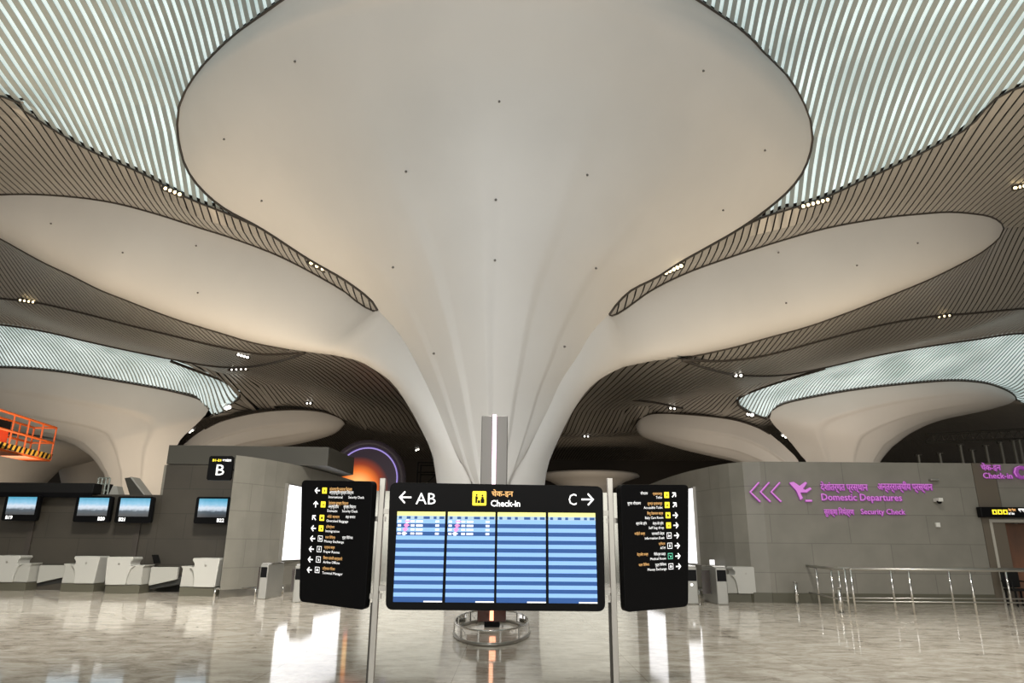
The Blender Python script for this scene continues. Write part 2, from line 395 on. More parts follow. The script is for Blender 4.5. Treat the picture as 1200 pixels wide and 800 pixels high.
def build_zone(poly, pitch, sw, depth, gap, mats, seglen):
    """slats along y inside a plan polygon, following the ceiling height, void or glazing above"""
    E_ = list(zip(poly, poly[1:] + poly[:1]))
    def cross(x):
        c = []
        for a, b_ in E_:
            if (a.x <= x) != (b_.x <= x): c.append(a.y + (b_.y - a.y) * (x - a.x) / (b_.x - a.x))
        c.sort(); return list(zip(c[0::2], c[1::2]))
    def pairs(x, xa, xb):
        m_ = [p for p in cross(x)]; a = cross(xa); b_ = cross(xb)
        return list(zip(a, b_)) if len(a) == len(b_) == len(m_) else [(p, p) for p in m_]
    V = []; DZ = []; F_ = []; MI = []
    x0 = min(p.x for p in poly); x1 = max(p.x for p in poly); k = math.floor(x0 / pitch)
    while k * pitch < x1 + pitch:
        x = k * pitch + .0137; k += 1
        for mi, hw in ((0, sw / 2), (1, pitch / 2)):
            for (a, b_) in pairs(x, x - hw, x + hw):
                Ln = max(a[1] - a[0], b_[1] - b_[0])
                if Ln < .03: continue
                n = max(1, min(48, math.ceil(Ln / seglen)))
                o_ = len(V)
                for i in range(n + 1):
                    t = i / n; ya = a[0] + (a[1] - a[0]) * t; yb = b_[0] + (b_[1] - b_[0]) * t
                    if mi == 0:
                        V += [(x - hw, ya), (x + hw, yb), (x + hw, yb), (x - hw, ya)]; DZ += [0, 0, depth, depth]
                    else:
                        V += [(x - hw, ya), (x + hw, yb)]; DZ += [gap, gap]
                for i in range(n):
                    if mi == 0:
                        q = o_ + i * 4
                        F_ += [(q, q + 4, q + 5, q + 1), (q + 1, q + 5, q + 6, q + 2), (q + 3, q + 7, q + 4, q)]; MI += [0, 0, 0]
                    else:
                        q = o_ + i * 2; F_.append((q, q + 2, q + 3, q + 1)); MI.append(1)
    z = height(V) + np.array(DZ)
    mb = MB(); mb.v = [Vector((v[0], v[1], zz)) for v, zz in zip(V, z)]; mb.f = F_; mb.mi = MI
    o = mb.build('ceiling', mats, None, fix=False); o['kind'] = 'structure'
def edge(pts, r=.07, dz=-.03):
    o = MB().tube([p + Vector((0, 0, dz)) for p in pts], r, 6).build('trim', trim_m, None, smooth=True); o['kind'] = 'structure'
    return o
def sm(pts, n=40): return arcres(pts, n)

# A/B line (near skylight | dark strip)
ABl = PL([(0, 112, 23.9), (33, 133, 25.0), (100, 173, 26.4), (167, 203, 27.0), (217, 230, 27.1), (267, 250, 27.05), (304, 266, 27)])
ABl = [Vector((-34, 19.5, 19.2)), Vector((-27, 21.6, 19.2))] + ABl
ABr = PL([(1200, 100, 23.4), (1133, 150, 25.5), (1067, 185, 26.6), (1013, 210, 27.1), (973, 228, 27.2), (933, 242, 27.15), (897, 253, 27.1), (868, 266, 27)])
ABr = [Vector((34, 19.0, 19.2)), Vector((27, 21.0, 19.2))] + ABr
ABl_s = sm(ABl, 50); ABr_s = sm(ABr, 50)
iL = min(range(len(LR)), key=lambda i: (LR[i] - ABl[-1]).length)
iR = min(range(len(RR)), key=lambda i: (RR[i] - ABr[-1]).length)
rimL = LR[iL:]; rimR = RR[iR:]
near = [Vector((tip.x, 4, 19.2)), Vector((-34, 4, 19.2))]
slat_zone(ABl_s + rimL + near, .36, .20, .03, .16, [slat_light, sky_m])
slat_zone(ABr_s + rimR + [Vector((tip.x, 4, 19.2)), Vector((34, 4, 19.2))], .36, .20, .03, .16, [slat_light, sky_m])
# dark strip B
cuspL = LR[nb - 1:iL + 1]; cuspR = RR[nb - 1:iR + 1]
NLz = NL[23:]; NRz = NR[23:]
polyBL = ABl_s + cuspL[::-1] + NLz + [Vector((-42, 34, 19.3)), Vector((-42, 19, 19.3))]
polyBR = ABr_s + cuspR[::-1] + NRz + [Vector((42, 34, 19.3)), Vector((42, 18.5, 19.3))]
slat_zone(polyBL, .38, .30, .03, .14, [slat_m, dark_back])
slat_zone(polyBR, .38, .30, .03, .14, [slat_m, dark_back])
edge(ABl_s, .045); edge(ABr_s, .045); edge(LR[nb - 1:], .06); edge(RR[nb - 1:], .06); edge(NLz, .045); edge(NRz, .045)

# zone C (behind the side petals) and D (up to the rear skylights)
CDl = PL([(0, 349, 41), (43, 354, 40), (100, 367, 38.6), (150, 380, 37.3), (200, 392, 36.2), (250, 404, 35), (300, 413.5, 33.6), (330, 414, 32.4), (357, 412.3, 30.6)])
CDl = [Vector((-44, 45, 18)), Vector((-37, 43, 17.5))] + CDl
Dl = PL([(0, 380, 47.6), (50, 387.5, 47.3), (100, 399, 47), (150, 410, 46.6), (200, 420, 45.8), (245, 428, 44.5), (283, 430, 42.5), (317, 425, 38.5), (345, 417, 33), (357, 412.3, 30.6)])
Dl = [Vector((-50, 50, 18)), Vector((-44, 49, 17.6))] + Dl
iF = min(range(len(FL_)), key=lambda i: (FL_[i] - CDl[-1]).length)
FLz = FL_[iF:]
CDl_s = sm(CDl, 50); Dl_s = sm(Dl, 50)
slat_zone(FLz + [Vector((-44, 37, 18.9))] + CDl_s, .38, .29, .03, .14, [slat_m, dark_back])
slat_zone(CDl_s + Dl_s[::-1], .38, .29, .03, .14, [slat_m, dark_back])
CDr = PL([(1200, 361, 40), (1133, 367, 38.8), (1093, 370, 38), (1033, 380, 36.8), (967, 397, 35.5), (900, 415, 34.2), (850, 422, 32.6), (800, 421, 29.3)])
CDr = [Vector((44, 45, 17.5)), Vector((36, 43, 17))] + CDr
Dr = PL([(1200, 390, 47.6), (1142, 397.5, 47.3), (1083, 406, 47), (1025, 416.5, 46.5), (967, 430, 45.8), (917, 439, 44), (867, 439, 40), (833, 432, 34.5), (800, 421, 29.3)])
Dr = [Vector((50, 50, 17.3)), Vector((44, 49, 17))] + Dr
iF2 = min(range(len(FR_)), key=lambda i: (FR_[i] - CDr[-1]).length)
CDr_s = sm(CDr, 50); Dr_s = sm(Dr, 50)
slat_zone(FR_[iF2:] + [Vector((44, 37, 18.5))] + CDr_s, .38, .29, .03, .14, [slat_m, dark_back])
slat_zone(CDr_s + Dr_s[::-1], .38, .29, .03, .14, [slat_m, dark_back])
for e in (CDl_s, Dl_s, CDr_s, Dr_s): edge(e, .07)
edge(FLz, .05); edge(FR_[iF2:], .05)

# ------------------------------------------------------------------ rear columns
def lobe_from(name, N_, F_, parent, split_n, split_f, floor_pt=True, folds=4, amp=.5):
    n1, n2 = N_[:split_n + 1], N_[split_n:]; f1, f2 = F_[:split_f + 1], F_[split_f:]
    if floor_pt: n1 = [fl(n1[0])] + n1; f1 = [fl(f1[0])] + f1
    return side_lobe(name, n1, n2, f1, f2, parent, folds=folds, amp=amp)
rcl = empty('lotus_column', P(160, 600, 55) * Vector((1, 1, 0)) if False else Vector((P(160, 600, 55).x, 55, 0)), 'white lotus column at the far left behind the dark monitor beam, under a bright skylight ring', 'column')
HN = PL([(190, 600, 53), (194, 560, 53), (209, 519, 52.6), (225, 502, 52.3), (240, 487, 52), (245, 479, 52), (240, 471, 52), (225, 464, 52), (187, 455, 52), (125, 444, 52), (62, 434, 52), (0, 430, 52), (-60, 434, 53), (-110, 452, 55)])
HF = PL([(124, 600, 55.5), (124, 562, 55.5), (117, 548, 55.8), (107, 535, 56.2), (87, 521, 57), (66, 514, 57.5), (28, 507, 58), (0, 501, 58), (-50, 485, 57.5), (-110, 452, 55)])
_, HNs, HFs = lobe_from('front_petal', HN, HF, rcl, 5, 4)
SN = PL([(200, 570, 54.5), (207, 532, 54.6), (222, 515, 54.8), (240, 502, 55), (262, 492, 55.2), (300, 483, 55.6), (340, 479.5, 56), (375, 481.5, 56.6), (398, 489, 57.4), (405, 496, 58)])
SF = PL([(208, 580, 57), (225, 550, 58), (260, 537, 59), (300, 528, 59.5), (350, 520, 59.5), (390, 509, 59), (405, 496, 58)])
_, SNs, _x = lobe_from('side_petal', SN, SF, rcl, 3, 2)
rcr = empty('lotus_column', Vector((P(985, 600, 58).x, 58, 0)), 'white lotus column at the far right rising behind the purple lettered wall', 'column')
RN = PL([(958, 600, 57), (948, 548, 57), (937.5, 532, 56.5), (923, 514, 55.6), (908, 499, 54.6), (901, 489, 54), (902.5, 482, 53.8), (917, 473, 53.6), (946, 466, 53.5), (996, 457, 53.5), (1054, 450, 53.5), (1112, 445.6, 53.8), (1150, 447.7, 54.3), (1173, 454, 55), (1188, 462, 55.8), (1191, 468, 56.5)])
RF = PL([(1016, 600, 59), (1024, 560, 59), (1032, 540, 59.2), (1045, 524, 59.5), (1068, 507, 60), (1100, 493, 60), (1150, 482, 59), (1180, 474, 57.6), (1191, 468, 56.5)])
_, RNs, RFs = lobe_from('front_petal', RN, RF, rcr, 5, 3)
TN = PL([(955, 600, 57.4), (938, 545, 57.2), (923, 526, 57), (902, 508, 56.8), (887, 500, 56.7), (865, 492.5, 56.6), (842, 488.5, 56.5), (811, 485.5, 56.6), (779, 483.7, 57), (761, 485, 57.4), (750, 490, 57.8), (744.6, 497, 58.4)])
TF = PL([(948, 600, 59), (930, 575, 59.5), (900, 556, 60), (865, 542, 60.3), (831, 534, 60.3), (797, 526, 60), (761, 515, 59.4), (748, 507, 58.8), (744.6, 497, 58.4)])
_, TNs, _x = lobe_from('side_petal', TN, TF, rcr, 3, 2)
for e in (HNs[23:], RNs[23:], SNs[23:], TNs[23:]): edge(e, .07)

# rear skylight bands
Gl = PL([(200, 422.5, 46.6), (225, 432, 48), (262, 446, 50), (279, 458, 52), (279, 467, 52.8), (262, 477, 52.8), (247, 487, 52.4)])
GlO = Dl_s[:next(i for i, p in enumerate(Dl_s) if p.x > P(180, 416, 46.2).x)] + Gl
hs = [p for p in HNs[23:]]
slat_zone(GlO + hs + [Vector((-50, 56, 15))], .30, .10, .02, .12, [slat_light, sky_m], seglen=.8)
Gr = PL([(967, 431, 46.3), (908, 448.6, 48.5), (873, 461.7, 50.5), (864.6, 469, 51.5), (867.5, 476, 52.5), (879, 483.6, 53.2), (898, 490, 54)])
GrO = Dr_s[:next(i for i, p in enumerate(Dr_s) if p.x < P(985, 426, 46).x)] + Gr
rs_ = [p for p in RNs[23:]]
slat_zone(GrO + rs_ + PL([(1215, 474, 57)]) + [Vector((50, 55, 15))], .30, .10, .02, .12, [slat_light, sky_m], seglen=.8)
edge(sm(Gl, 30), .1); edge(sm(Gr, 30), .1)

# dark ceiling E running to the back of the hall
iD = next(i for i, p in enumerate(Dl_s) if p.x > P(205, 420, 45.8).x)
iDr = next(i for i, p in enumerate(Dr_s) if p.x < P(962, 431, 45.6).x)
polyE = [Vector((-27, 96, 13.0))] + PL([(205, 525, 55.5), (226, 504, 54.2), (247, 488, 53)]) + Gl[:0:-1] + Dl_s[iD:] + PL([(400, 415, 28.6), (430, 428, 28.4)]) + [Vector((-.7, 28, 9.5))] + PL([(730, 428, 28.4)]) + Dr_s[iDr:][::-1] + Gr[1:] + PL([(923, 516, 56), (940, 536, 57.2)]) + [Vector((28, 96, 13.0))]
slat_zone(polyE, .38, .29, .03, .14, [slat_m, dark_back], seglen=4)
slat_zone([Vector((-80, 60, 15.5)), Vector((-26.5, 60, 15.5)), Vector((-26.5, 96, 13)), Vector((-80, 96, 13))], .4, .33, .06, .2, [slat_m, dark_back], seglen=6)
slat_zone([Vector((80, 56.5, 14.6)), Vector((42, 56.5, 14.6)), Vector((37, 58.5, 14.6)), Vector((27.5, 62, 14.6)), Vector((27.5, 96, 13)), Vector((80, 96, 13))], .4, .33, .06, .2, [slat_m, dark_back], seglen=6)
o = MB().box((-80, 0, 22), (80, 97, 22.4)).build('ceiling', dark_back); o['kind'] = 'structure'  # unseen slab added above the slats so any hole reads dark
far_m = mat('brown_far_wall', (.06, .05, .04), .6)
o = MB().box((-80, 96, 0), (80, 96.4, 14)).build('wall_rear', far_m); o['kind'] = 'structure'
for c_ in (ABl_s, ABr_s): height_pts(c_, 2, 0, 'front')
for c_ in (LR[nb - 1:], RR[nb - 1:], NLz, NRz): height_pts(c_, 1, 0, 'front')
height_pts([Vector((x_, 4, 19.2)) for x_ in (-34, -24, -12, 0, 12, 24, 34)] + [Vector((-42, 19, 19.3)), Vector((42, 18.5, 19.3)), Vector((-42, 34, 19.3)), Vector((42, 34, 19.3))], 1, 0, 'front')
for c_ in (CDl_s, Dl_s, CDr_s, Dr_s, FLz, FR_[iF2:]): height_pts(c_, 2); height_pts(c_[-1:])
for c_ in (HNs[25:], RNs[25:], Gl, Gr): height_pts(c_, 2)
for c_ in (SNs[23:], TNs[23:]): height_pts(c_, 3, .15)
for z_ in PENDING[4:]:
    height_pts([p for p in z_[0] if abs(p.x) > 26.4 or p.y > 60])
height_pts([Vector((-.7, 28, 9.8)), Vector((-.7, 45, 11)), Vector((-.7, 70, 12.4)), Vector((-.7, 96, 13)), Vector((-14, 96, 13)), Vector((14, 96, 13)), Vector((-14, 75, 12.7)), Vector((14, 75, 12.7)), Vector((-11, 45, 11.3)), Vector((11, 45, 11.3))])
fit_height(HXS['front'])
for z_ in PENDING[:4]: build_zone(*z_)
fit_height(HXS['back'])
for z_ in PENDING[4:]: build_zone(*z_)
# soft seams in the far ceiling
edge(sm(PL([(640, 468, 50), (700, 466, 49), (760, 470, 47), (800, 478, 49)]), 20), .08)
edge(sm(PL([(404, 492, 58), (440, 488, 60), (500, 486, 62)]), 20), .1)
edge(sm(PL([(640, 486, 62), (690, 484, 61), (742, 486, 58)]), 20), .1)

# far trumpet columns seen low through the gaps
def far_column(cx, cy, rim_z, R_, label, base=1.6):
    c = empty('lotus_column', (cx, cy, 0), label, 'column')
    prof = [(base, 0), (base * 1.02, rim_z * .3), (base * 1.25, rim_z * .5), (base * 1.9, rim_z * .68), (R_ * .45, rim_z * .84), (R_ * .75, rim_z * .95), (R_, rim_z), (R_ * .97, rim_z + .25), (R_ * .5, rim_z + .3)]
    MB().lathe(prof, (cx, cy, 0), 40).build('petal_bowl', white_petal, c, smooth=True)
    return c
far_column(P(690, 600, 84).x, 84, 9.5, 6.2, 'pale trumpet column far behind the right arrow of the sign', 1.8)
far_column(P(-6, 600, 78).x, 78, 11.6, 12, 'beige trumpet column far behind the orange lift basket', 2.2)
far_column(P(108, 600, 88).x, 88, 12.2, 10, 'small beige trumpet column showing through the arch at the far left', 2.0)

# ------------------------------------------------------------------ terminal walls
ZB = 4.25
Bface = [P(277, 533, z=ZB), P(310, 537.5, z=ZB), P(345, 544, z=ZB), P(380, 552.5, z=ZB), P(415, 563, z=ZB)]
Bf = sm(Bface, 16)
poly = [(p.x, p.y) for p in Bf] + [(Bf[-1].x - .6, Bf[-1].y + .1), (Bf[-1].x - 3, 31), (-12.5, 31), (-12.5, 24.9), (Bf[0].x - .03, 24.9), (Bf[0].x - .03, Bf[0].y + .05)]
o = MB().prism(poly, (1, 0, 0), (0, 1, 0), (0, 0, 0), (0, 0, ZB)).build('wall_left', stone); o['kind'] = 'structure'
zf = P(197, 522, 24.7).z
poly = [(P(197, 530, 24.7).x, 24.7), (P(385, 530, 24.9).x, 24.9), (P(415, 540, 28.2).x, 28.2), (-9, 31.5), (P(197, 530, 24.7).x, 31.5)]
o = MB().prism(poly, (1, 0, 0), (0, 1, 0), (0, 0, ZB + .02), (0, 0, zf - ZB)).build('trim', fascia_m); o['kind'] = 'structure'
# darker wall behind the bag drop desks (tall part, low part)
xl = P(197, 530, 24.7).x
o = MB().box((xl, 24.75, 0), (-9.2, 25.2, ZB)).build('wall_left_back', stone_dark); o['kind'] = 'structure'
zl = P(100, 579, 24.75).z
o = MB().box((-24, 24.75, 0), (xl - .005, 25.1, zl)).build('wall_left_low', stone_dark); o['kind'] = 'structure'
for a in (36, 161):   # dark upright joints in the darker wall
    x = P(a, 620, 24.7).x
    o = MB().box((x - .09, 24.68, 0), (x + .09, 24.745, zl - .02)).build('trim', trim_m); o['kind'] = 'structure'
# right island wall
ZC = 4.15
Cf = sm([Vector((5.2, 33.5, ZC))] + [P(a, b_, z=ZC) for a, b_ in ((745, 573), (775, 562), (800, 554), (825, 548), (848, 543.5), (868, 541.2), (890, 540.6))] , 26)
yC = Cf[-1].y
xc1 = P(1141, 560, yC).x; xd0 = P(1168, 640, yC).x
poly = [(p.x, p.y) for p in Cf] + [(xc1, yC), (xc1, yC + 9), (5.4, 34)]
o = MB().prism(poly, (1, 0, 0), (0, 1, 0), (0, 0, 0), (0, 0, ZC)).build('wall_right', stone); o['kind'] = 'structure'
zdoor = P(1180, 612, yC).z
xd1 = xd0 + 3.0
mb = MB().box((xc1 + .75, yC + .05, zdoor), (xd1 + 8, yC + .6, ZC)).box((xd1, yC + .05, 0), (xd1 + 8, yC + .6, zdoor)).box((xc1 + .7, yC + .05, 0), (xd0 - .1, yC + .6, zdoor))
o = mb.build('wall_right_end', stone); o['kind'] = 'structure'
o = MB().box((xc1 + .004, yC - .02, 0), (xc1 + .69, yC + .5, ZC)).build('trim', mat('bronze_pier', (.12, .10, .075), .45)); o['kind'] = 'structure'
# doorway with a dark wood leaf
wood = mat('dark_wood_leaf', (.13, .06, .035), .5)
noise_mix(wood, (.05, .035, .025), (.20, .085, .045), .9, (1, 1, .5))
o = MB().box((xd0, yC + .45, 0), (xd1, yC + .55, zdoor - .02)).build('door_1', wood); o['kind'] = 'structure'
o = MB().box((xd0 - .1, yC - .03, 0), (xd0 - .02, yC + .04, zdoor)).box((xd0 - .1, yC - .03, zdoor), (xd1, yC + .04, zdoor + .09)).build('trim', mat('pale_frame', (.4, .38, .33), .4)); o['kind'] = 'structure'
# polished portal wall between the islands
ym = 31.6
o = MB().box((-6.95, ym, 0), (5.5, ym + .4, P(440, 575, ym).z)).build('wall_center', polished); o['kind'] = 'structure'
# baseboards
def path_band(pts, z0, z1, off, m, name='baseboard_right'):
    mb = MB()
    for a, b_ in zip(pts, pts[1:]):
        d = Vector((b_.x - a.x, b_.y - a.y, 0)).normalized(); n_ = Vector((d.y, -d.x, 0))
        if n_.y > 0 and abs(n_.y) > .2: n_ = -n_
        q = [Vector((a.x, a.y, 0)), Vector((b_.x, b_.y, 0)), Vector((b_.x, b_.y, 0)) + n_ * off, Vector((a.x, a.y, 0)) + n_ * off]
        mb.add([v + Vector((0, 0, z0)) for v in q] + [v + Vector((0, 0, z1)) for v in q], [(0, 1, 2, 3), (4, 5, 6, 7), (2, 3, 7, 6), (0, 3, 7, 4), (1, 2, 6, 5)])
    o = mb.build(name, m); o['kind'] = 'structure'; return o
path_band([Vector((Cf[-9].x, Cf[-9].y, 0))] + Cf[-8:] + [Vector((xc1, yC, 0))], 0, .28, .03, olive)
path_band(Bf, 0, .22, .02, steel_soft, 'baseboard_left')

# ------------------------------------------------------------------ light boxes
def light_box(p0, p1, z0, z1, label):
    c = (p0 + p1) / 2; e = empty('light_box', (c.x, c.y, z0), label, 'light box', 'white wall light boxes')
    d = (p1 - p0); d.z = 0; L_ = d.length; d.normalize(); n_ = Vector((d.y, -d.x, 0))
    if n_.y > 0: n_ = -n_
    a = Vector((p0.x, p0.y, 0))
    MB().prism([(0, z0), (L_, z0), (L_, z1), (0, z1)], d, (0, 0, 1), a, n_ * -.5).build('frame', steel_soft, e)
    MB().prism([(.05, z0 + .05), (L_ - .05, z0 + .05), (L_ - .05, z1 - .05), (.05, z1 - .05)], d, (0, 0, 1), a + n_ * .001, n_ * .012).build('lit_panel', light_box_m, e)
def wall_pt(px, curve, off=.06):
    best = None
    d = ray(px, 600); 
    for a, b_ in zip(curve, curve[1:]):
        # intersect vertical plane of ray (from origin) with segment in plan
        den = (b_.x - a.x) * d.y - (b_.y - a.y) * d.x
        if abs(den) < 1e-9: continue
        t = (a.y * d.x - a.x * d.y) / den
        if -.001 <= t <= 1.001: best = a.lerp(b_, t)
    if best is None: best = curve[0]
    return Vector((best.x, best.y, 0))
def z_at(py, px, p):   # height of pixel (px,py) at the plan distance of p
    d = ray(px, py); t = p.y / d.y; return CAM.z + d.z * t
pa = wall_pt(331, Bf); pb = wall_pt(404, Bf)
za, zb = z_at(658, 331, pa), z_at(566, 340, pa)
nrm = Vector((pb.y - pa.y, -(pb.x - pa.x), 0)).normalized()
light_box(pa + nrm * .13, pb + nrm * .13, za, zb, 'tall white light box on the wall left of the sign')
pa = wall_pt(756, Cf); pb = wall_pt(817, Cf)
za, zb = z_at(662, 817, pb), z_at(570, 812, pb)
nrm = Vector((pb.y - pa.y, -(pb.x - pa.x), 0)).normalized()
if nrm.x > 0: nrm = -nrm
light_box(pa + nrm * .1, pb + nrm * .1, za, zb, 'tall white light box on the curved wall right of the sign')

# ------------------------------------------------------------------ the check-in sign
YS = 8.35; LEAN = math.radians(5.0); FOLD = math.radians(24)
U = Vector((0, -math.sin(LEAN), math.cos(LEAN))); NB = Vector((0, math.cos(LEAN), math.sin(LEAN)))   # NB points away from the viewer
SO = P(580, 640, YS)
sign = empty('check_in_sign', (SO.x, YS, 0), 'large black check-in sign with blue flight screens and two folded wings on steel posts', 'sign')
def plane_axes(kind):
    if kind == 'main': return SO, Vector((1, 0, 0)), U, NB
    s = -1 if kind == 'left' else 1
    Rr = Vector((math.cos(FOLD), 0, 0)) * 1 - NB * math.sin(FOLD) * (-s) * -1 if False else None
    # row direction to the right, in the wing plane
    if kind == 'left': Rr = Vector((1, 0, 0)) * math.cos(FOLD) - NB * math.sin(FOLD)
    else: Rr = Vector((1, 0, 0)) * math.cos(FOLD) + NB * math.sin(FOLD)
    Nw = U.cross(Rr); Nw = -Nw if Nw.y < 0 else Nw       # away from the viewer
    e = P(437, 640, YS + .25) if kind == 'left' else P(729, 640, YS + .25)
    return e, Rr, U, Nw
class Board:
    def __init__(s, kind): s.o, s.R, s.U, s.N = plane_axes(kind)
    def pt(s, px, py, lift=0.0): return hitplane(px, py, s.o - s.N * lift, s.N)
    def scale(s, px, py): return (s.pt(px, py + 1) - s.pt(px, py)).length       # metres per pixel
    def panel(s, quad, rad, thick, name, m, parent):
        c = [s.pt(a, b_) for a, b_ in quad]; n = len(c); poly = []
        for i in range(n):
            p = c[i]; a = (c[i - 1] - p).normalized(); b_ = (c[(i + 1) % n] - p).normalized()
            A_, B_ = p + a * rad, p + b_ * rad
            for t in range(6):
                t /= 5; poly.append(A_ * (1 - t) ** 2 + p * 2 * t * (1 - t) + B_ * t * t)
        mb = MB(); k = len(poly)
        mb.add(poly + [q + s.N * thick for q in poly], [tuple(range(k)), tuple(range(2 * k - 1, k - 1, -1))] + [(i, i + k, (i + 1) % k + k, (i + 1) % k) for i in range(k)])
        return mb.build(name, m, parent, bevel=.008)
    def text(s, mb, st, px, py, hpx, align='L', bold=.02, m=0, wpx=None, lift=.004):
        k = s.scale(px, py); put_text(mb, st, s.pt(px, py, lift), s.R, s.U, hpx * k, align, bold, m, None if wpx is None else wpx * k)
    def poly(s, mb, pts, px, py, k_px, lift=.004, m=0):
        o_ = s.pt(px, py, lift); k = s.scale(px, py) * k_px
        mb.add([o_ + s.R * (a * k) + s.U * (b_ * k) for a, b_ in pts], [tuple(range(len(pts)))], m)
    def quadpx(s, mb, x0, y0, x1, y1, lift=.004, m=0):
        mb.add([s.pt(x0, y0, lift), s.pt(x1, y0, lift), s.pt(x1, y1, lift), s.pt(x0, y1, lift)], [(0, 1, 2, 3)], m)
def arrow_polys(ang, thin=.13):
    """unit arrow of length 2 (from -1 to 1) pointing along ang"""
    c, s_ = math.cos(ang), math.sin(ang); out = []
    def bar(x0, y0, x1, y1, w):
        d = Vector((x1 - x0, y1 - y0)).normalized(); n_ = Vector((-d.y, d.x)) * w
        q = [(x0 + n_.x, y0 + n_.y), (x1 + n_.x, y1 + n_.y), (x1 - n_.x, y1 - n_.y), (x0 - n_.x, y0 - n_.y)]
        out.append([(a * c - b_ * s_, a * s_ + b_ * c) for a, b_ in q])
    bar(-1, 0, .85, 0, thin); bar(.05, .92, .98, -.08, thin); bar(.05, -.92, .98, .08, thin)
    return out
def arrow(bd, mb, px, py, ang, k, lift=.004, m=0, thin=.13):
    for i, q in enumerate(arrow_polys(ang, thin)): bd.poly(mb, q, px, py, k, lift + .0006 * i, m)

mainb = Board('main')
panel = mainb.panel([(457, 565), (706.5, 569.5), (709.5, 716.5), (451.5, 714.5)], .09, .16, 'display_panel', black, sign)
mb = MB(); mainb.text(mb, 'AB', 487, 590.5, 13.8, bold=.0, wpx=24); mb.build('lettering', t_white, panel, fix=False)
mb = MB(); mainb.text(mb, 'C', 666.5, 591.5, 13.8, bold=.0, wpx=9.5); mb.build('lettering', t_white, panel, fix=False)
mb = MB(); mainb.text(mb, 'Check-in', 575, 593, 7.4, bold=.025, wpx=35.5); mb.build('lettering', t_white, panel, fix=False)
mb = MB(); mainb.text(mb, 'चेक-इन', 576, 581.2, 6.4, bold=.015, wpx=26); mb.build('lettering', t_orange, panel, fix=False)
mb = MB(); arrow(mainb, mb, 475, 582.5, math.pi, 7.3); mb.build('arrow', t_white, panel, fix=False)
mb = MB(); arrow(mainb, mb, 688.5, 585, 0, 7.3); mb.build('arrow', t_white, panel, fix=False)
def rrect(w, h, r, n=4):
    out = []
    for cx, cy, a0 in ((w - r, h - r, 0), (-w + r, h - r, 90), (-w + r, -h + r, 180), (w - r, -h + r, 270)):
        for i in range(n + 1):
            a = math.radians(a0 + 90 * i / n); out.append((cx + r * math.cos(a), cy + r * math.sin(a)))
    return out
def disc(cx, cy, r, n=10): return [(cx + r * math.cos(2 * math.pi * i / n), cy + r * math.sin(2 * math.pi * i / n)) for i in range(n)]
mb = MB(); mainb.poly(mb, rrect(1, 1, .15), 561.8, 583.7, 8.4)
ic = mb.build('pictogram_tile', t_yellow, panel, fix=False)
mb = MB()
for q in (disc(-.42, .5, .14), [(-.6, .3), (-.3, .3), (-.2, -.05), (-.3, -.1), (-.36, -.7), (-.6, -.7)], disc(.45, .42, .14), [(.3, .22), (.62, .22), (.66, -.1), (.3, -.1)], [(.2, -.1), (.75, -.1), (.75, -.7), (.2, -.7)], [(-.25, -.3), (.12, -.3), (.12, -.7), (-.25, -.7)]):
    mainb.poly(mb, q, 561.8, 583.7, 8.0, lift=.008)
mb.build('pictogram_figure', black_matte, ic, fix=False)
# four flight screens
sc_mats = [mat('screen_light_blue', (.1, .2, .4), .3, emit=(.33, .60, .96), estr=.85), mat('screen_dark_blue', (.02, .06, .2), .3, emit=(.012, .075, .25), estr=.85),
           mat('screen_yellow', (.6, .6, .2), .3, emit=(.95, .88, .30), estr=.85), mat('screen_white', (.8, .8, .8), .3, emit=(.95, .97, 1), estr=.85),
           mat('screen_pink', (.8, .3, .5), .3, emit=(.90, .22, .55), estr=.85), mat('screen_pale_header', (.3, .4, .5), .3, emit=(.40, .58, .70), estr=.7)]
XT = [(465.7, 522), (525, 580.5), (583.2, 639.5), (642.5, 697.5)]; XB = [(460.5, 518), (521.5, 578.8), (581.6, 639.8), (643, 700.2)]
for i in range(4):
    def q(a, t, i=i):   # a across 0..1, t down 0..1
        x0 = XT[i][0] + (XB[i][0] - XT[i][0]) * t; x1 = XT[i][1] + (XB[i][1] - XT[i][1]) * t
        yy = 600.0 + (706.0 - 600.0) * t
        return (x0 + (x1 - x0) * a, yy + .008 * (x0 + (x1 - x0) * a - 580))
    mb = MB()
    def rect(a0, t0, a1, t1, m, lift):
        mb.add([mainb.pt(*q(a, t), lift) for a, t in ((a0, t0), (a1, t0), (a1, t1), (a0, t1))], [(0, 1, 2, 3)], m)
    rect(0, 0, 1, .045, 2, .003); rect(0, .045, 1, .085, 5, .003)
    nrow = 20; h = (.985 - .085) / nrow
    for k in range(nrow): rect(0, .085 + h * k, 1, .085 + h * (k + 1), k % 2, .003)
    rect(0, .985, 1, 1.0, 1, .003); rect(.62, .985, 1, 1.0, 3, .005)
    rnd = random.Random(i)
    for a0, a1 in ((.04, .1), (.2, .28), (.36, .42), (.55, .68), (.76, .82), (.88, .98)): rect(a0, .052, a1, .08, 1, .005)
    if i < 2:
        for k in range(4):
            t0 = .085 + h * k + h * .25
            for a0, a1 in ((.02, .09), (.29, .37), (.40, .54), (.80, .88)): rect(a0, t0, a1, t0 + h * .5, 3, .005)
            sh = .02 * (1.5 - k)
            rect(.16 + sh, .085 + h * k + h * .08, .22 + sh, .085 + h * k + h * .92, 4 if k in (1, 2) else 3, .006)
            rect(.14 + sh, .085 + h * k + h * .3, .25 + sh, .085 + h * k + h * .6, 4 if k in (0, 1, 2) else 3, .0065)
    mb.build('flight_screen', sc_mats, panel, fix=False)
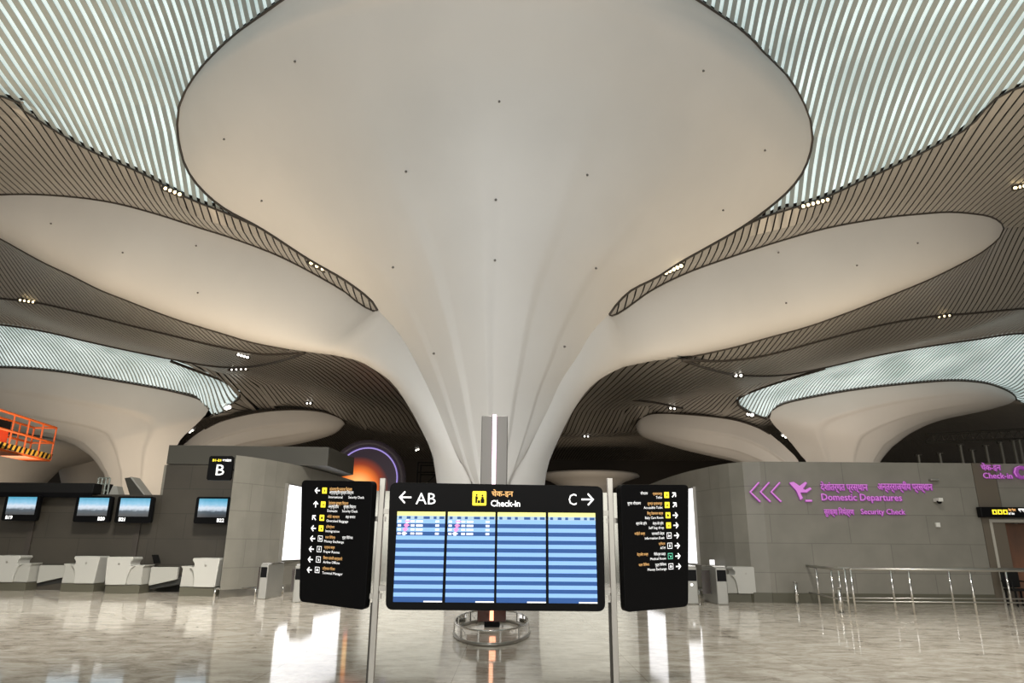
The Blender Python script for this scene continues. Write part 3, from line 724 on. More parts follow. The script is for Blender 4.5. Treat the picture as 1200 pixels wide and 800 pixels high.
# wings
wl = Board('left')
wing = wl.panel([(353.3, 562.3), (437, 563.8), (427.6, 715), (350.4, 704.6)], .07, .10, 'wing_panel', black, sign)
rowsL = [(372, 574.6, math.pi, 380.3, 't', ((386, 574.8, 4.3, 33, 'आंतरराष्ट्रीय सुरक्षा नियंत्रण', 'o'), (386, 578.4, 4.2, 35, 'अन्तर्राष्ट्रीय सुरक्षा नियंत्रण', 'w'), (385, 583.5, 3.6, 20.5, 'International', 'w'), (408.3, 583.8, 3.6, 22.7, 'Security Check', 'w'))),
         (370, 590.8, math.pi / 2, 378.7, 't', ((385, 590.9, 4.0, 29, 'देशांतर्गत सुरक्षा नियंत्रण', 'o'), (384.5, 594.9, 4.2, 15.5, 'अन्तर्देशीय', 'w'), (402.5, 595.2, 4.2, 18, 'सुरक्षा नियंत्रण', 'w'), (383.5, 599.6, 3.6, 15, 'Domestic', 'w'), (401, 599.9, 3.6, 22.5, 'Security Check', 'w'))),
         (368.2, 606.5, math.pi * .75, 377.2, 't', ((383.5, 606.6, 3.6, 18, 'मोठे सामान', 'o'), (405, 606.9, 3.6, 14, 'बड़ा सामान', 'w'), (382.5, 611.3, 3.6, 32, 'Oversized Baggage', 'w'))),
         (367.5, 618.8, math.pi, 376.2, 't', ((382, 618.4, 3.4, 12.5, 'इमिग्रेशन', 'o'), (381.5, 623.2, 3.6, 20.5, 'Immigration', 'w'))),
         (366.5, 630.8, math.pi, 375.3, 'w', ((381, 630.6, 3.4, 15, 'चलन विनिमय', 'o'), (401, 631, 3.6, 15.5, 'मुद्रा विनिमय', 'w'), (380, 635.2, 3.6, 29, 'Money Exchange', 'w'))),
         (365, 643.2, math.pi, 374, 'w', ((380, 642.3, 3.6, 15.5, 'प्रार्थना कक्ष', 'o'), (379, 647.4, 3.6, 24, 'Prayer Rooms', 'w'))),
         (363.8, 655.3, math.pi, 373, 'w', ((378.7, 655, 3.8, 28.5, 'विमान कंपनी कार्यालये', 'o'), (378.5, 659.6, 3.6, 25, 'Airline Offices', 'w'))),
         (362.7, 667.5, math.pi, 371.7, 'w', ((378, 667.2, 3.6, 18.5, 'टर्मिनल मॅनेजर', 'o'), (377.5, 672.2, 3.6, 30.5, 'Terminal Manager', 'w')))]
icon_fig = [[disc(0, .45, .2), [(-.3, .2), (.3, .2), (.2, -.6), (-.2, -.6)]],
            [disc(-.3, .4, .18), [(-.5, .1), (-.1, .1), (-.1, -.6), (-.5, -.6)], [(.1, .2), (.55, .2), (.55, -.5), (.1, -.5)]],
            [[(-.5, .3), (.5, .3), (.5, -.55), (-.5, -.55)], [(-.2, .55), (.2, .55), (.2, .3), (-.2, .3)]],
            [[(-.1, -.6), (.5, -.6), (.5, .1), (.2, .3), (-.1, .1)], disc(-.4, .3, .16)]]
def signage_row(bd, row, parent, k, sq, align='L', green=False):
    ax, ay, ang, ix, it, texts = row
    mb = MB(); arrow(bd, mb, ax, ay, ang, 3.6, thin=.2); mb.build('arrow', t_white, parent, fix=False)
    mb = MB(); fg = MB()
    col = {'t': t_yellow, 'w': t_white, 'g': t_green}[it]
    if it == 't':
        bd.poly(mb, rrect(1, 1, .15), ix, ay, sq)
        for q in icon_fig[k % 4]: bd.poly(fg, q, ix, ay, sq * .75, lift=.007)
        t = mb.build('pictogram_tile', col, parent, fix=False); fg.build('pictogram_figure', black_matte, t, fix=False)
    else:
        for s_ in ([(-1, .82), (1, .82), (1, 1), (-1, 1)], [(-1, -1), (1, -1), (1, -.82), (-1, -.82)], [(-1, -.82), (-.82, -.82), (-.82, .82), (-1, .82)], [(.82, -.82), (1, -.82), (1, .82), (.82, .82)]): bd.poly(mb, s_, ix, ay, sq)
        for q in icon_fig[(k * 3 + 1) % 4]: bd.poly(mb, q, ix, ay, sq * .8, lift=.006)
        mb.build('pictogram_frame', col, parent, fix=False)
    for (tx, ty, h, wpx, st, c) in texts:
        mb = MB(); bd.text(mb, st, tx, ty, h * .84, align, .0, wpx=wpx)
        mb.build('lettering', t_orange if c == 'o' else t_white, parent, fix=False)
for k, row in enumerate(rowsL): signage_row(wl, row, wing, k, 3.5)
wr = Board('right')
wing2 = wr.panel([(727, 567.6), (807.2, 567.8), (806.8, 710.6), (732.6, 717.5)], .07, .10, 'wing_panel', black, sign)
rowsR = [(789.7, 579.8, math.pi / 4, 781.2, 't', ((776, 579.8, 3.6, 13.5, 'प्रसाधनगृह', 'o'), (759, 579.3, 3.6, 10, 'शौचालय', 'w'), (776, 584, 3.6, 9, 'Toilet', 'w'))),
         (790.5, 591.5, math.pi / 4, 781.8, 't', ((776, 591.2, 3.6, 21, 'सुगम्य प्रसाधनगृह', 'o'), (751, 591, 3.8, 19, 'सुगम शौचालय', 'w'), (776.5, 595.8, 3.6, 27, 'Accessible Toilet', 'w'))),
         (791.3, 603.5, 0, 782.8, 't', ((777, 602.7, 3.6, 23, 'शिशु देखभाल कक्ष', 'o'), (777.2, 607.6, 3.6, 26, 'Baby Care Room', 'w'))),
         (792, 615.3, 0, 783.5, 't', ((777.5, 614.4, 3.6, 15.5, 'सेल्फ बॅग ड्रॉप', 'w'), (758, 614.4, 3.6, 15.5, 'स्वयं बैग ड्रॉप', 'w'), (778, 619.3, 3.6, 22, 'Self bag drop', 'w'))),
         (792.8, 627.2, 0, 784.2, 'w', ((778.7, 626.2, 3.6, 18.5, 'जानकारी डेस्क', 'w'), (756, 626.4, 3.6, 15, 'माहिती कक्ष', 'o'), (778.8, 631.3, 3.6, 28.5, 'Information Desk', 'w'))),
         (793.5, 639.2, 0, 785, 'w', ((779.5, 638.2, 3.4, 9.5, 'एटीएम', 'o'), (779.8, 643, 3.4, 7.5, 'ATM', 'w'))),
         (794.3, 651.3, 0, 785.6, 'g', ((780, 650.2, 3.6, 17, 'चिकित्सा कक्ष', 'w'), (759.5, 650.6, 3.6, 16, 'वैद्यकीय कक्ष', 'o'), (780.5, 655.3, 3.6, 23, 'Medical Room', 'w'))),
         (795, 663.4, 0, 786.3, 'w', ((781, 662.5, 3.6, 16.5, 'मुद्रा विनिमय', 'w'), (761, 662.7, 3.6, 15.5, 'चलन विनिमय', 'o'), (781.3, 667.5, 3.6, 28, 'Money Exchange', 'w')))]
for k, row in enumerate(rowsR): signage_row(wr, row, wing2, k, 3.5, 'R')
# posts and brackets
for (xt, xb) in ((449, 437.5), (714.3, 721.6)):
    Yp = YS + .42
    top = P(xt, 560, Yp); x = top.x
    o = MB().box((x - .035, Yp - .035, .0), (x + .035, Yp + .035, top.z)).build('post', steel_soft, sign, bevel=.006)
    zj = P(xb, 706, Yp).z
    MB().box((x - .06, Yp - .0, .0), (x - .036, Yp + .05, zj)).build('post_sleeve', fascia_m, o)
    MB().box((x - .14, Yp - .14, 0), (x + .14, Yp + .14, .015)).build('base_plate', steel_soft, o)
Yp = YS + .42
for z in (P(580, 600, Yp).z, P(580, 690, Yp).z):
    mb = MB().box((P(449, 600, Yp).x, Yp - .03, z - .03), (P(714, 600, Yp).x, Yp + .03, z + .03))
    mb.build('cross_bar', steel_soft, sign)
    MB().box((P(433.5, 640, Yp).x, Yp - .02, z - .12), (P(450, 640, Yp).x, Yp + .03, z - .06)).build('bracket', steel_soft, sign)
    MB().box((P(712, 640, Yp).x, Yp - .02, z - .12), (P(732, 640, Yp).x, Yp + .03, z - .06)).build('bracket', steel_soft, sign)

# ------------------------------------------------------------------ totem with LED strip, inside a low oval rail
YT = 14.7
tx = P(578, 600, YT).x; tz = P(578, 487, YT).z; tw = 15.6 / 815 * YT
totem = empty('led_totem', (tx, YT, 0), 'tall steel totem with a glowing pink light strip behind the sign', 'totem')
MB().box((tx - tw, YT, .34), (tx + tw, YT + .85, tz)).build('pillar_body', mat('totem_steel', (.17, .165, .155), .36, .6), totem, bevel=.015)
zb_ = P(578, 728, YT).z
MB().box((tx - tw * 1.02, YT - .02, zb_), (tx + tw * 1.02, YT - .001, 1.15)).build('lower_cladding', mat('dark_bronze_glass', (.045, .012, .006), .2), totem)
MB().box((tx - tw * .55, YT + .15, 0), (tx + tw * .55, YT + .75, .36)).build('pedestal', black, totem)
led = mat('led_strip', (.8, .7, .7), .5, emit=(1, .6, .9), estr=2.0)
N, L, b = nodes(led)
g = N.new('ShaderNodeNewGeometry'); s = N.new('ShaderNodeSeparateXYZ'); mr = N.new('ShaderNodeMapRange'); mr.inputs['From Max'].default_value = 4.4
r = ramp(N, [(0.0, (1.0, .30, .10)), (.3, (1.0, .40, .16)), (.5, (1.0, .72, .86)), (1.0, (1.0, .55, .92))])
L.new(g.outputs['Position'], s.inputs[0]); L.new(s.outputs['Z'], mr.inputs['Value']); L.new(mr.outputs[0], r.inputs[0]); L.new(r.outputs[0], b.inputs['Emission Color'])
MB().box((tx - .038, YT - .045, zb_ + .02), (tx + .038, YT - .022, tz + .02)).box((tx - .04, YT - .021, 1.15), (tx + .04, YT - .001, tz)).build('light_strip', led, totem)
ring = empty('oval_guard_rail', (tx, 14.0, 0), 'low oval steel and glass rail on the floor around the totem base', 'rail')
ox = P(576.5, 742, 14.0).x
def oval(z, a=.70, bb=1.9, n=48): return [Vector((ox + a * math.cos(2 * math.pi * i / n), 14.0 + bb * math.sin(2 * math.pi * i / n), z)) for i in range(n)]
MB().tube(oval(.235), .018, 8, closed=True).build('top_rail', steel, ring, smooth=True)
MB().tube(oval(.03), .03, 8, closed=True).build('base_ring', steel_soft, ring, smooth=True)
glass = mat('clear_glass', (1, 1, 1), .02); glass.node_tree.nodes['Principled BSDF'].inputs['Transmission Weight'].default_value = 1.0
glass.node_tree.nodes['Principled BSDF'].inputs['IOR'].default_value = 1.05
a_, b_2 = oval(.055), oval(.222)
MB().add(a_ + b_2, [(i, (i + 1) % 48, 48 + (i + 1) % 48, 48 + i) for i in range(48)]).build('glass_band', glass, ring, smooth=True, fix=False)
for k in range(12):
    p = oval(0)[k * 4 + 2]
    MB().cyl(p + Vector((0, 0, .03)), p + Vector((0, 0, .235)), .02, 8).build('post', steel, ring)

# ------------------------------------------------------------------ purple wall lettering
def wall_text(lines, label, name='wall_lettering'):
    e = empty(name, P(lines[0][1], lines[0][2], yC - .09), label, 'lettering')
    for st, px, py, h, wpx, bold in lines:
        mb = MB(); Y = yC - .08; k = (P(px + 1, py, Y) - P(px, py, Y)).length
        put_text(mb, st, P(px, py, Y), Vector((1, 0, 0)), Vector((0, 0, 1)), h * k, 'L', bold, 0, wpx * k)
        o = mb.build('letters', t_purple, e, fix=False)
        mb = MB(); put_text(mb, st, P(px + .4, py + .5, Y + .045), Vector((1, 0, 0)), Vector((0, 0, 1)), h * k, 'L', bold + .015, 0, wpx * k, ext=.12)
        mb.build('letter_returns', t_purple_side, o, fix=False)
    return e
wall_text([('देशांतर्गत प्रस्थान', 962, 574, 8.0, 55, .0)], 'purple wall lettering in an Indian script, upper left of the domestic departures wording')
wall_text([('अन्तर्राज्यीय प्रस्थान', 1029, 573.5, 8.0, 64, .0)], 'purple wall lettering in an Indian script, upper right beside the wall camera')
wall_text([('Domestic Departures', 963, 585.8, 8.0, 94, .0)], 'purple wall lettering reading Domestic Departures')
wall_text([('सुरक्षा नियंत्रण', 966, 602.5, 6.6, 35, .0), ('Security Check', 1009, 602, 6.2, 52, .0)], 'purple wall lettering ending in Security Check, lowest line')
wall_text([('चेक-इन', 1150, 550.5, 6.8, 23, .0), ('Check-in', 1152.5, 560, 6.6, 34, .0), ('C', 1189.5, 560, 14.5, 13, .02)], 'purple wall lettering reading Check-in C at the right edge')
def purple_shape(polys, label, name, px, py, cat):
    """polys in pixels on the right wall"""
    e = empty(name, P(px, py, yC - .09), label, cat)
    Y = yC - .1
    for q in polys:
        mb = MB(); f = [P(a, b_, Y) for a, b_ in q]; k = len(f)
        mb.add(f, [tuple(range(k))]); o = mb.build('lit_face', t_purple, e, fix=False)
        mb = MB(); g_ = [P(a + .5, b_ + .6, Y + .01) for a, b_ in q]
        mb.add(g_ + [v + Vector((0, .085, 0)) for v in g_], [tuple(range(k))] + [(i, (i + 1) % k, (i + 1) % k + k, i + k) for i in range(k)])
        mb.build('return', t_purple_side, o, fix=False)
def chev(x, y):
    return [(x - 5.2, y), (x + 5, y - 11.5), (x + 6.6, y - 11), (x - 3.2, y), (x + 8.2, y + 11), (x + 6.6, y + 11.8)]
for k, (x, wd) in enumerate(((883.5, 'leftmost'), (895.5, 'middle'), (908, 'rightmost'))):
    purple_shape([chev(x, 576)], '%s of the three purple chevron arrows on the grey wall' % wd, 'chevron_sign', x, 576, 'sign')
plane = [(925, 565.2), (930, 564.3), (937, 569), (943.5, 564.3), (945.7, 565.4), (941, 572.3), (943.5, 573.8), (949.3, 570.8), (951, 572.5), (945.5, 576.6), (939.5, 576.6), (937.8, 577), (940.8, 583.2), (938, 585.5), (933.2, 574.5), (928, 569)]
purple_shape([plane, [(944, 585.3), (951.5, 585.3), (951.5, 587.3), (944, 587.3)]], 'purple lit airplane symbol on the wall left of the lettering', 'airplane_sign', 937, 575, 'sign')

# small devices on the walls
def wall_box(name, px, py, Y, w_, h_, d_, m, label, cat, parts=None):
    c = P(px, py, Y); k = (P(px + 1, py, Y) - c).length
    e = empty(name, (c.x, Y, c.z), label, cat)
    MB().box((c.x - w_ * k / 2, Y - d_, c.z - h_ * k / 2), (c.x + w_ * k / 2, Y, c.z + h_ * k / 2)).build('housing', m, e, bevel=.01)
    if parts: parts(e, c, k)
    return e
def dome(e, c, k):
    MB().lathe([(.001, -.09), (.05, -.075), (.075, -.03), (.08, 0)], c + Vector((0, -.2, -.03)), 16).build('lens_dome', black, e, smooth=True)
pw = mat('device_white', (.7, .69, .64), .4)
wall_box('dome_camera', 1096, 586, yC, 5, 4, .3, pw, 'dome camera on the grey wall under the purple lettering at right', 'camera', dome)
wall_box('wall_fixture', 1093, 562.5, yC, 10, 2, .15, steel_soft, 'thin metal fixture above the dome camera on the right wall', 'fixture')
wall_box('wall_switch_box', 1098, 614.8, yC, 4.6, 5.2, .08, pw, 'small white box low on the grey wall below the dome camera', 'switch box')
q_ = wall_pt(834, Cf); 
wall_box('wall_switch_box', 834, 660, q_.y - .12, 5, 8.5, .12, t_white, 'small white lit box above the e-gate on the curved wall', 'switch box')
qb = wall_pt(291, Bf); wall_box('wall_fixture', 291, 558, qb.y + .25, 9, 2.5, .35, steel_soft, 'thin metal fixture high on the light wall right of the B sign', 'fixture')
qb = wall_pt(288, Bf); wall_box('dome_camera', 288, 584, qb.y + .25, 4, 3.4, .4, pw, 'dome camera on the light wall right of the lit monitor', 'camera', dome)

# ------------------------------------------------------------------ hanging letter B sign
YB = Bf[0].y + .6
e = empty('hanging_sign', P(259, 548, YB), 'black hanging sign with a large white letter B', 'sign')
mb = MB(); f = [P(a, b_, YB) for a, b_ in ((245.5, 534), (273.5, 534.5), (271, 562.5), (244, 561))]; k = len(f)
x0, x1 = f[0].x, f[1].x; z1, z0 = f[0].z, f[2].z
MB().prism([(x0 + a * (x1 - x0), z0 + c * (z1 - z0)) for a, c in ((.06, 0), (.94, 0), (1, .06), (1, .94), (.94, 1), (.06, 1), (0, .94), (0, .06))], (1, 0, 0), (0, 0, 1), (0, YB, 0), (0, .12, 0)).build('board', black, e)
kk = (P(260, 548, YB) - P(259, 548, YB)).length
mb = MB(); put_text(mb, 'B', P(252.5, 556.6, YB - .006), Vector((1, 0, 0)), Vector((0, 0, 1)), 13 * kk, 'L', .0, 0, 9.6 * kk); mb.build('lettering', t_white, e, fix=False)
mb = MB(); put_text(mb, 'B1-21', P(249, 540.3, YB - .006), Vector((1, 0, 0)), Vector((0, 0, 1)), 2.6 * kk, 'L', .03, 0, 10 * kk); mb.build('lettering', t_yellow, e, fix=False)
mb = MB(); put_text(mb, 'काउंटर', P(260.5, 540.5, YB - .006), Vector((1, 0, 0)), Vector((0, 0, 1)), 2.6 * kk, 'L', .03, 0, 10.5 * kk); mb.build('lettering', t_white, e, fix=False)
MB().box((x1 - .05, YB + .03, z0 + .3), (Bf[0].x - .1, YB + .09, z0 + .36)).build('bracket', black, e)

# ------------------------------------------------------------------ counter monitors
def picture_mat():
    m = mat('sky_picture', (.1, .1, .1), .3); N, L, b = nodes(m)
    tc = N.new('ShaderNodeTexCoord'); s = N.new('ShaderNodeSeparateXYZ'); n = N.new('ShaderNodeTexNoise'); n.inputs['Scale'].default_value = 6; n.inputs['Detail'].default_value = 5
    a = N.new('ShaderNodeMath'); a.operation = 'MULTIPLY_ADD'; a.inputs[1].default_value = .24
    r = ramp(N, [(.10, (.004, .010, .02)), (.30, (.02, .05, .08)), (.40, (.40, .48, .56)), (.52, (.58, .66, .76)), (.70, (.20, .48, .68)), (.97, (.02, .30, .48))])
    L.new(tc.outputs['Generated'], s.inputs[0]); L.new(tc.outputs['Generated'], n.inputs['Vector'])
    L.new(n.outputs['Fac'], a.inputs[0]); L.new(s.outputs['Z'], a.inputs[2]); 
    sb = N.new('ShaderNodeMath'); sb.operation = 'SUBTRACT'; sb.inputs[1].default_value = .11
    L.new(a.outputs[0], sb.inputs[0]); L.new(sb.outputs[0], r.inputs[0]); L.new(r.outputs[0], b.inputs['Emission Color']); b.inputs['Emission Strength'].default_value = 1.1
    return m
pic = picture_mat()
YM = 24.2
def monitor(x0p, x1p, yt, yb, txt, at_right, label):
    c = P((x0p + x1p) / 2, yb, YM); a = P(x0p, (yt + yb) / 2, YM); d = P(x1p, (yt + yb) / 2, YM); t = P((x0p + x1p) / 2, yt, YM)
    w_ = d.x - a.x; h_ = t.z - c.z; cx = (a.x + d.x) / 2
    e = empty('counter_monitor', (cx, YM, c.z), label, 'monitor', 'monitors above the bag drop desks')
    MB().prism([(cx + q, c.z + h_ / 2 + r_) for q, r_ in rrect(w_ / 2, h_ / 2, .07)], (1, 0, 0), (0, 0, 1), (0, YM, 0), (0, .14, 0)).build('casing', black, e)
    sc_ = MB().box((cx - w_ * .41, YM - .008, c.z + h_ * .24), (cx + w_ * .41, YM - .002, c.z + h_ * .93)).build('screen', pic, e)
    MB().box((cx - .1, YM + .142, c.z + h_ * .3), (cx + .1, 24.747, c.z + h_ * .5)).build('wall_bracket', black, e)
    mb = MB(); put_text(mb, txt, Vector((cx + w_ * (.38 if at_right else -.38), YM - .008, c.z + h_ * .07)), Vector((1, 0, 0)), Vector((0, 0, 1)), h_ * .13, 'R' if at_right else 'L', .04)
    mb.build('lettering', t_white, e, fix=False)
monitor(4, 45, 580, 610, 'B19', False, 'black monitor numbered B19 showing a sky picture, farthest left')
monitor(87.5, 130, 581, 611.5, 'B20', True, 'black monitor numbered B20 showing a sky picture, above the pair of white desks')
monitor(136, 178.5, 581.5, 612.5, 'B21', False, 'black monitor numbered B21 showing a sky picture, beside the dark wall joint')
monitor(228.5, 269, 582, 613.5, 'B22', True, 'black monitor numbered B22 showing a sky picture, under the letter B sign')
# dark beam over the counters
zb0, zb1 = P(50, 581, 24.4).z, P(50, 565.5, 24.4).z
be = empty('monitor_beam', (-19, 24.4, zb0), 'long black beam over the counter monitors at the far left', 'beam')
xb = P(110, 573, 24.4).x
MB().box((-26, 24.38, zl + .004), (xb, 24.9, zb1)).build('beam_body', black_matte, be, bevel=.02)
MB().box((-26, 24.36, zb0 - .05), (xb, 24.37, zb0 + .12)).build('lower_lip', black, be)

# ------------------------------------------------------------------ bag drop desks
def desk(px, py, label, mirror=1, conv=True, scale=1.0):
    d = ray(px, py); t = -CAM.z / d.z; c = CAM + d * t
    e = empty('bag_drop_desk', (c.x, c.y, 0), label, 'desk', 'white bag drop desks')
    m = mirror; sc_ = scale
    def X(x): return c.x + m * x * sc_
    def pr(poly, y0, y1, name, mt, bev=.02, parent=e):
        return MB().prism([(X(a), b_ * sc_) for a, b_ in poly], (1, 0, 0), (0, 0, 1), (0, c.y + y0, 0), (0, y1 - y0, 0)).build(name, mt, parent, bevel=bev)
    body = pr([(-.16, .265), (.50, .265), (.56, 1.07), (.54, 1.12), (-.27, 1.12), (-.30, 1.06), (-.22, .96), (-.22, .87), (-.37, .84), (-.29, .80), (-.235, .72), (-.20, .60), (-.175, .45)], 0, .62, 'body', white_shell)
    pr([(-.62, .265), (-.12, .265), (-.15, .845), (-.30, .86), (-.66, .88), (-.64, .83), (-.60, .80)], .09, .75, 'bag_shelf', white_soft)
    pr([(-.60, 0), (.49, 0), (.49, .26), (-.60, .26)], .06, .7, 'plinth', olive, .005)
    MB().cyl(Vector((X(.14), c.y - .006, .90 * sc_)), Vector((X(.14), c.y + .02, .90 * sc_)), .035, 10).build('emblem', steel_soft, body)
    if conv:
        pr([(-1.55, .42), (-.66, .22), (-.66, .80), (-1.55, .80)], .5, .62, 'conveyor_side', white_soft, .01)
        pr([(-1.9, .30), (-.63, .10), (-.63, .5), (-1.9, .5)], .62, 1.5, 'conveyor_belt', belt, .01)
        pr([(-.62, .9), (-.58, .9), (-.46, 1.18), (-.50, 1.18)], .8, 1.2, 'agent_screen', black, .005)
desk(6, 692, 'white bag drop desk cut off by the left edge, under monitor B19', -1)
desk(90, 693.5, 'white bag drop desk under monitor B20, left one of the joined pair', 1, False)
desk(139, 695.5, 'white bag drop desk under monitor B21, right one of the joined pair', -1)
desk(231, 698.5, 'white bag drop desk standing alone under monitor B22 at the corner', 1, False)
desk(872, 705.5, 'white bag drop desk beside the grey e-gate at the right wall', 1, False, .9)

# ------------------------------------------------------------------ e-gates and low rails
def egate(px, py, h, label, wd=.34, lit=True):
    d = ray(px, py); c = CAM + d * (-CAM.z / d.z)
    e = empty('e_gate', (c.x, c.y, 0), label, 'gate', 'grey e-gate pedestals')
    gm = mat('gate_grey', (.34, .335, .31), .35, .4)
    b0 = MB().box((c.x - wd / 2, c.y, 0), (c.x + wd / 2, c.y + 1.5, h)).build('cabinet', gm, e, bevel=.03)
    MB().box((c.x - wd / 2 + .03, c.y - .012, h * .62), (c.x + wd / 2 - .03, c.y - .002, h * .92)).build('reader_panel', black, b0)
    MB().box((c.x - wd / 2 - .02, c.y + .2, h), (c.x + wd / 2 + .02, c.y + 1.4, h + .03)).build('top_plate', steel, e)
    MB().box((c.x - wd / 2 - .25, c.y + .6, .25), (c.x - wd / 2 + .0, c.y + .63, h * .9)).build('glass_flap', mat('smoked_flap', (.06, .05, .045), .15), e)
    if lit: MB().cyl(Vector((c.x, c.y - .02, h * .52)), Vector((c.x, c.y - .004, h * .52)), .04, 10).build('status_light', t_white, b0)
egate(848, 708.5, 1.02, 'grey e-gate pedestal beside the white desk at the curved wall', .32, False)
egate(812, 708, 1.02, 'grey e-gate pedestal half behind the right wing of the sign', .36)
egate(306, 702, .98, 'grey e-gate pedestal in front of the light wall left of the sign', .24, False)
egate(347, 706, .98, 'grey e-gate pedestal partly behind the left wing of the sign', .24, False)
def low_rail(pa, pb, h, label, np_):
    a = P(*pa, z=0.0); b_ = P(*pb, z=0.0)
    e = empty('bumper_rail', a, label, 'rail', 'low steel bumper rails')
    MB().tube([a + Vector((0, 0, h)), b_ + Vector((0, 0, h))], .03, 8).build('rail', steel, e, smooth=True)
    for k in range(np_):
        q = a.lerp(b_, k / (np_ - 1)); MB().cyl(q, q + Vector((0, 0, h)), .035, 8).build('post', steel, e, smooth=True)
low_rail((251, 699.5), (299, 698), .24, 'low steel bumper rail along the foot of the light wall', 3)
low_rail((320, 697), (331, 695.5), .26, 'short low steel rail between the two e-gates left of the sign', 2)
low_rail((820, 701), (830, 702), .26, 'short low steel rail between the two e-gates right of the sign', 2)

# ------------------------------------------------------------------ queue railings and bollards on the right
def railing(pts, bases, h, label):
    a = P(*pts[0], z=0.0); e = empty('queue_railing', a, label, 'railing')
    q = [P(*p, z=0.0) for p in pts]
    MB().tube([v + Vector((0, 0, h)) for v in q], .04, 8).build('handrail', steel_soft, e, smooth=True)
    MB().tube([v + Vector((0, 0, .3)) for v in q], .02, 6).build('lower_rail', steel_soft, e, smooth=True)
    for (x, y) in bases:
        c = P(x, y, z=0.0); MB().cyl(c, c + Vector((0, 0, h)), .028, 8).build('post', steel, e, smooth=True)
railing([(951, 704.5), (1290, 705.5)], [(x, 704.5 + (x - 945) * .003) for x in (951, 994, 1037, 1080, 1123, 1166, 1209, 1252)], 1.05, 'long steel queue railing farthest back, along the foot of the right wall')
railing([(988, 714.5), (1290, 716)], [(x, 714.5 + (x - 979) * .005) for x in (988, 1050, 1119, 1187, 1250)], 1.05, 'long steel queue railing between the front one and the back one')
railing([(1003, 719.5), (1290, 722)], [(x, 719.5 + (x - 999) * .008) for x in (1003, 1072, 1145, 1218, 1280)], 1.07, 'long steel queue railing nearest the camera at right')
railing([(945, 705), (996, 719.3)], [(945, 705), (961, 709.5), (979, 714.5), (996, 719.3)], 1.05, 'short steel railing closing the left end of the queue rows')
for (px, py, lb) in ((934.5, 707.5, 'slim steel bollard farther back, left of the queue railings'), (986.5, 718.5, 'slim steel bollard in front of the corner of the queue railings')):
    c = P(px, py, z=0.0); e = empty('bollard', c, lb, 'bollard')
    MB().cyl(c + Vector((0, 0, .015)), c + Vector((0, 0, .60)), .05, 14).build('shaft', steel, e, smooth=True)
    MB().lathe([(.062, 0), (.062, .02), (.05, .03)], c + Vector((0, 0, .595)), 14).build('cap', steel_soft, e)
    MB().lathe([(.09, 0), (.09, .012), (.05, .02)], c, 14).build('base_plate', steel_soft, e)

# door sign, chair at the right end
YD = yC - .25
e = empty('door_sign', P(1175, 600, YD), 'long black sign with yellow pictograms above the dark doorway', 'sign')
a = P(1149.5, 600, YD); z0, z1 = P(1175, 606, YD).z, P(1175, 593.8, YD).z; k = (P(1151, 600, YD) - P(1150, 600, YD)).length
brd = MB().box((a.x, YD, z0), (a.x + 4.5, YD + .2, z1)).build('board', black, e, bevel=.02)
for j in range(3):
    c = P(1165.3 + 6.3 * j, 599.7, YD); mb = MB().box((c.x - 2.6 * k, YD - .012, c.z - 2.7 * k), (c.x + 2.6 * k, YD - .002, c.z + 2.7 * k)); t = mb.build('pictogram_tile', t_yellow, e)
    mb = MB(); mb.add([Vector((c.x + u_ * k, YD - .014, c.z + v_ * k)) for u_, v_ in ((-1.2, -1.5), (1.2, -1.5), (1.2, .5), (0, 1.6), (-1.2, .5))], [(0, 1, 2, 3, 4)]); mb.build('pictogram_figure', black_matte, t, fix=False)
for st, px, py, h, wpx, mt in (('लिफ्ट शौचालय', 1182, 598.6, 2.6, 8.5, t_orange), ('Lift Toilet', 1182, 602.6, 2.4, 7, t_white), ('स्वच्छतागृह', 1193.5, 598.5, 3, 14, t_white)):
    mb = MB(); put_text(mb, st, P(px, py, YD - .008), Vector((1, 0, 0)), Vector((0, 0, 1)), h * k, 'L', .03, 0, wpx * k); mb.build('lettering', mt, e, fix=False)
for x in (a.x + .3, a.x + 4.0): MB().box((x, YD + .2, z0 + .05), (x + .08, yC + .06, z0 + .12)).build('bracket', black, e)
c = P(1162, 706, z=0.0); c.y = min(c.y, yC - .75)
e = empty('chair', (c.x, c.y, 0), 'black chair by the bronze pier behind the queue railings', 'chair')
MB().box((c.x - .26, c.y - .02, .42), (c.x + .26, c.y + .46, .48)).build('seat', black_matte, e, bevel=.02)
MB().box((c.x - .26, c.y + .42, .5), (c.x + .26, c.y + .48, .98)).build('backrest', black_matte, e, bevel=.03)
for sx in (-1, 1):
    for yy in (.02, .42): MB().box((c.x + sx * .22 - .02, c.y + yy - .02, 0), (c.x + sx * .22 + .02, c.y + yy + .02, .43)).build('leg', black_matte, e)
    MB().tube([(c.x + sx * .27, c.y + .0, .43), (c.x + sx * .27, c.y + .02, .66), (c.x + sx * .27, c.y + .45, .68)], .02, 6).build('armrest', black_matte, e)

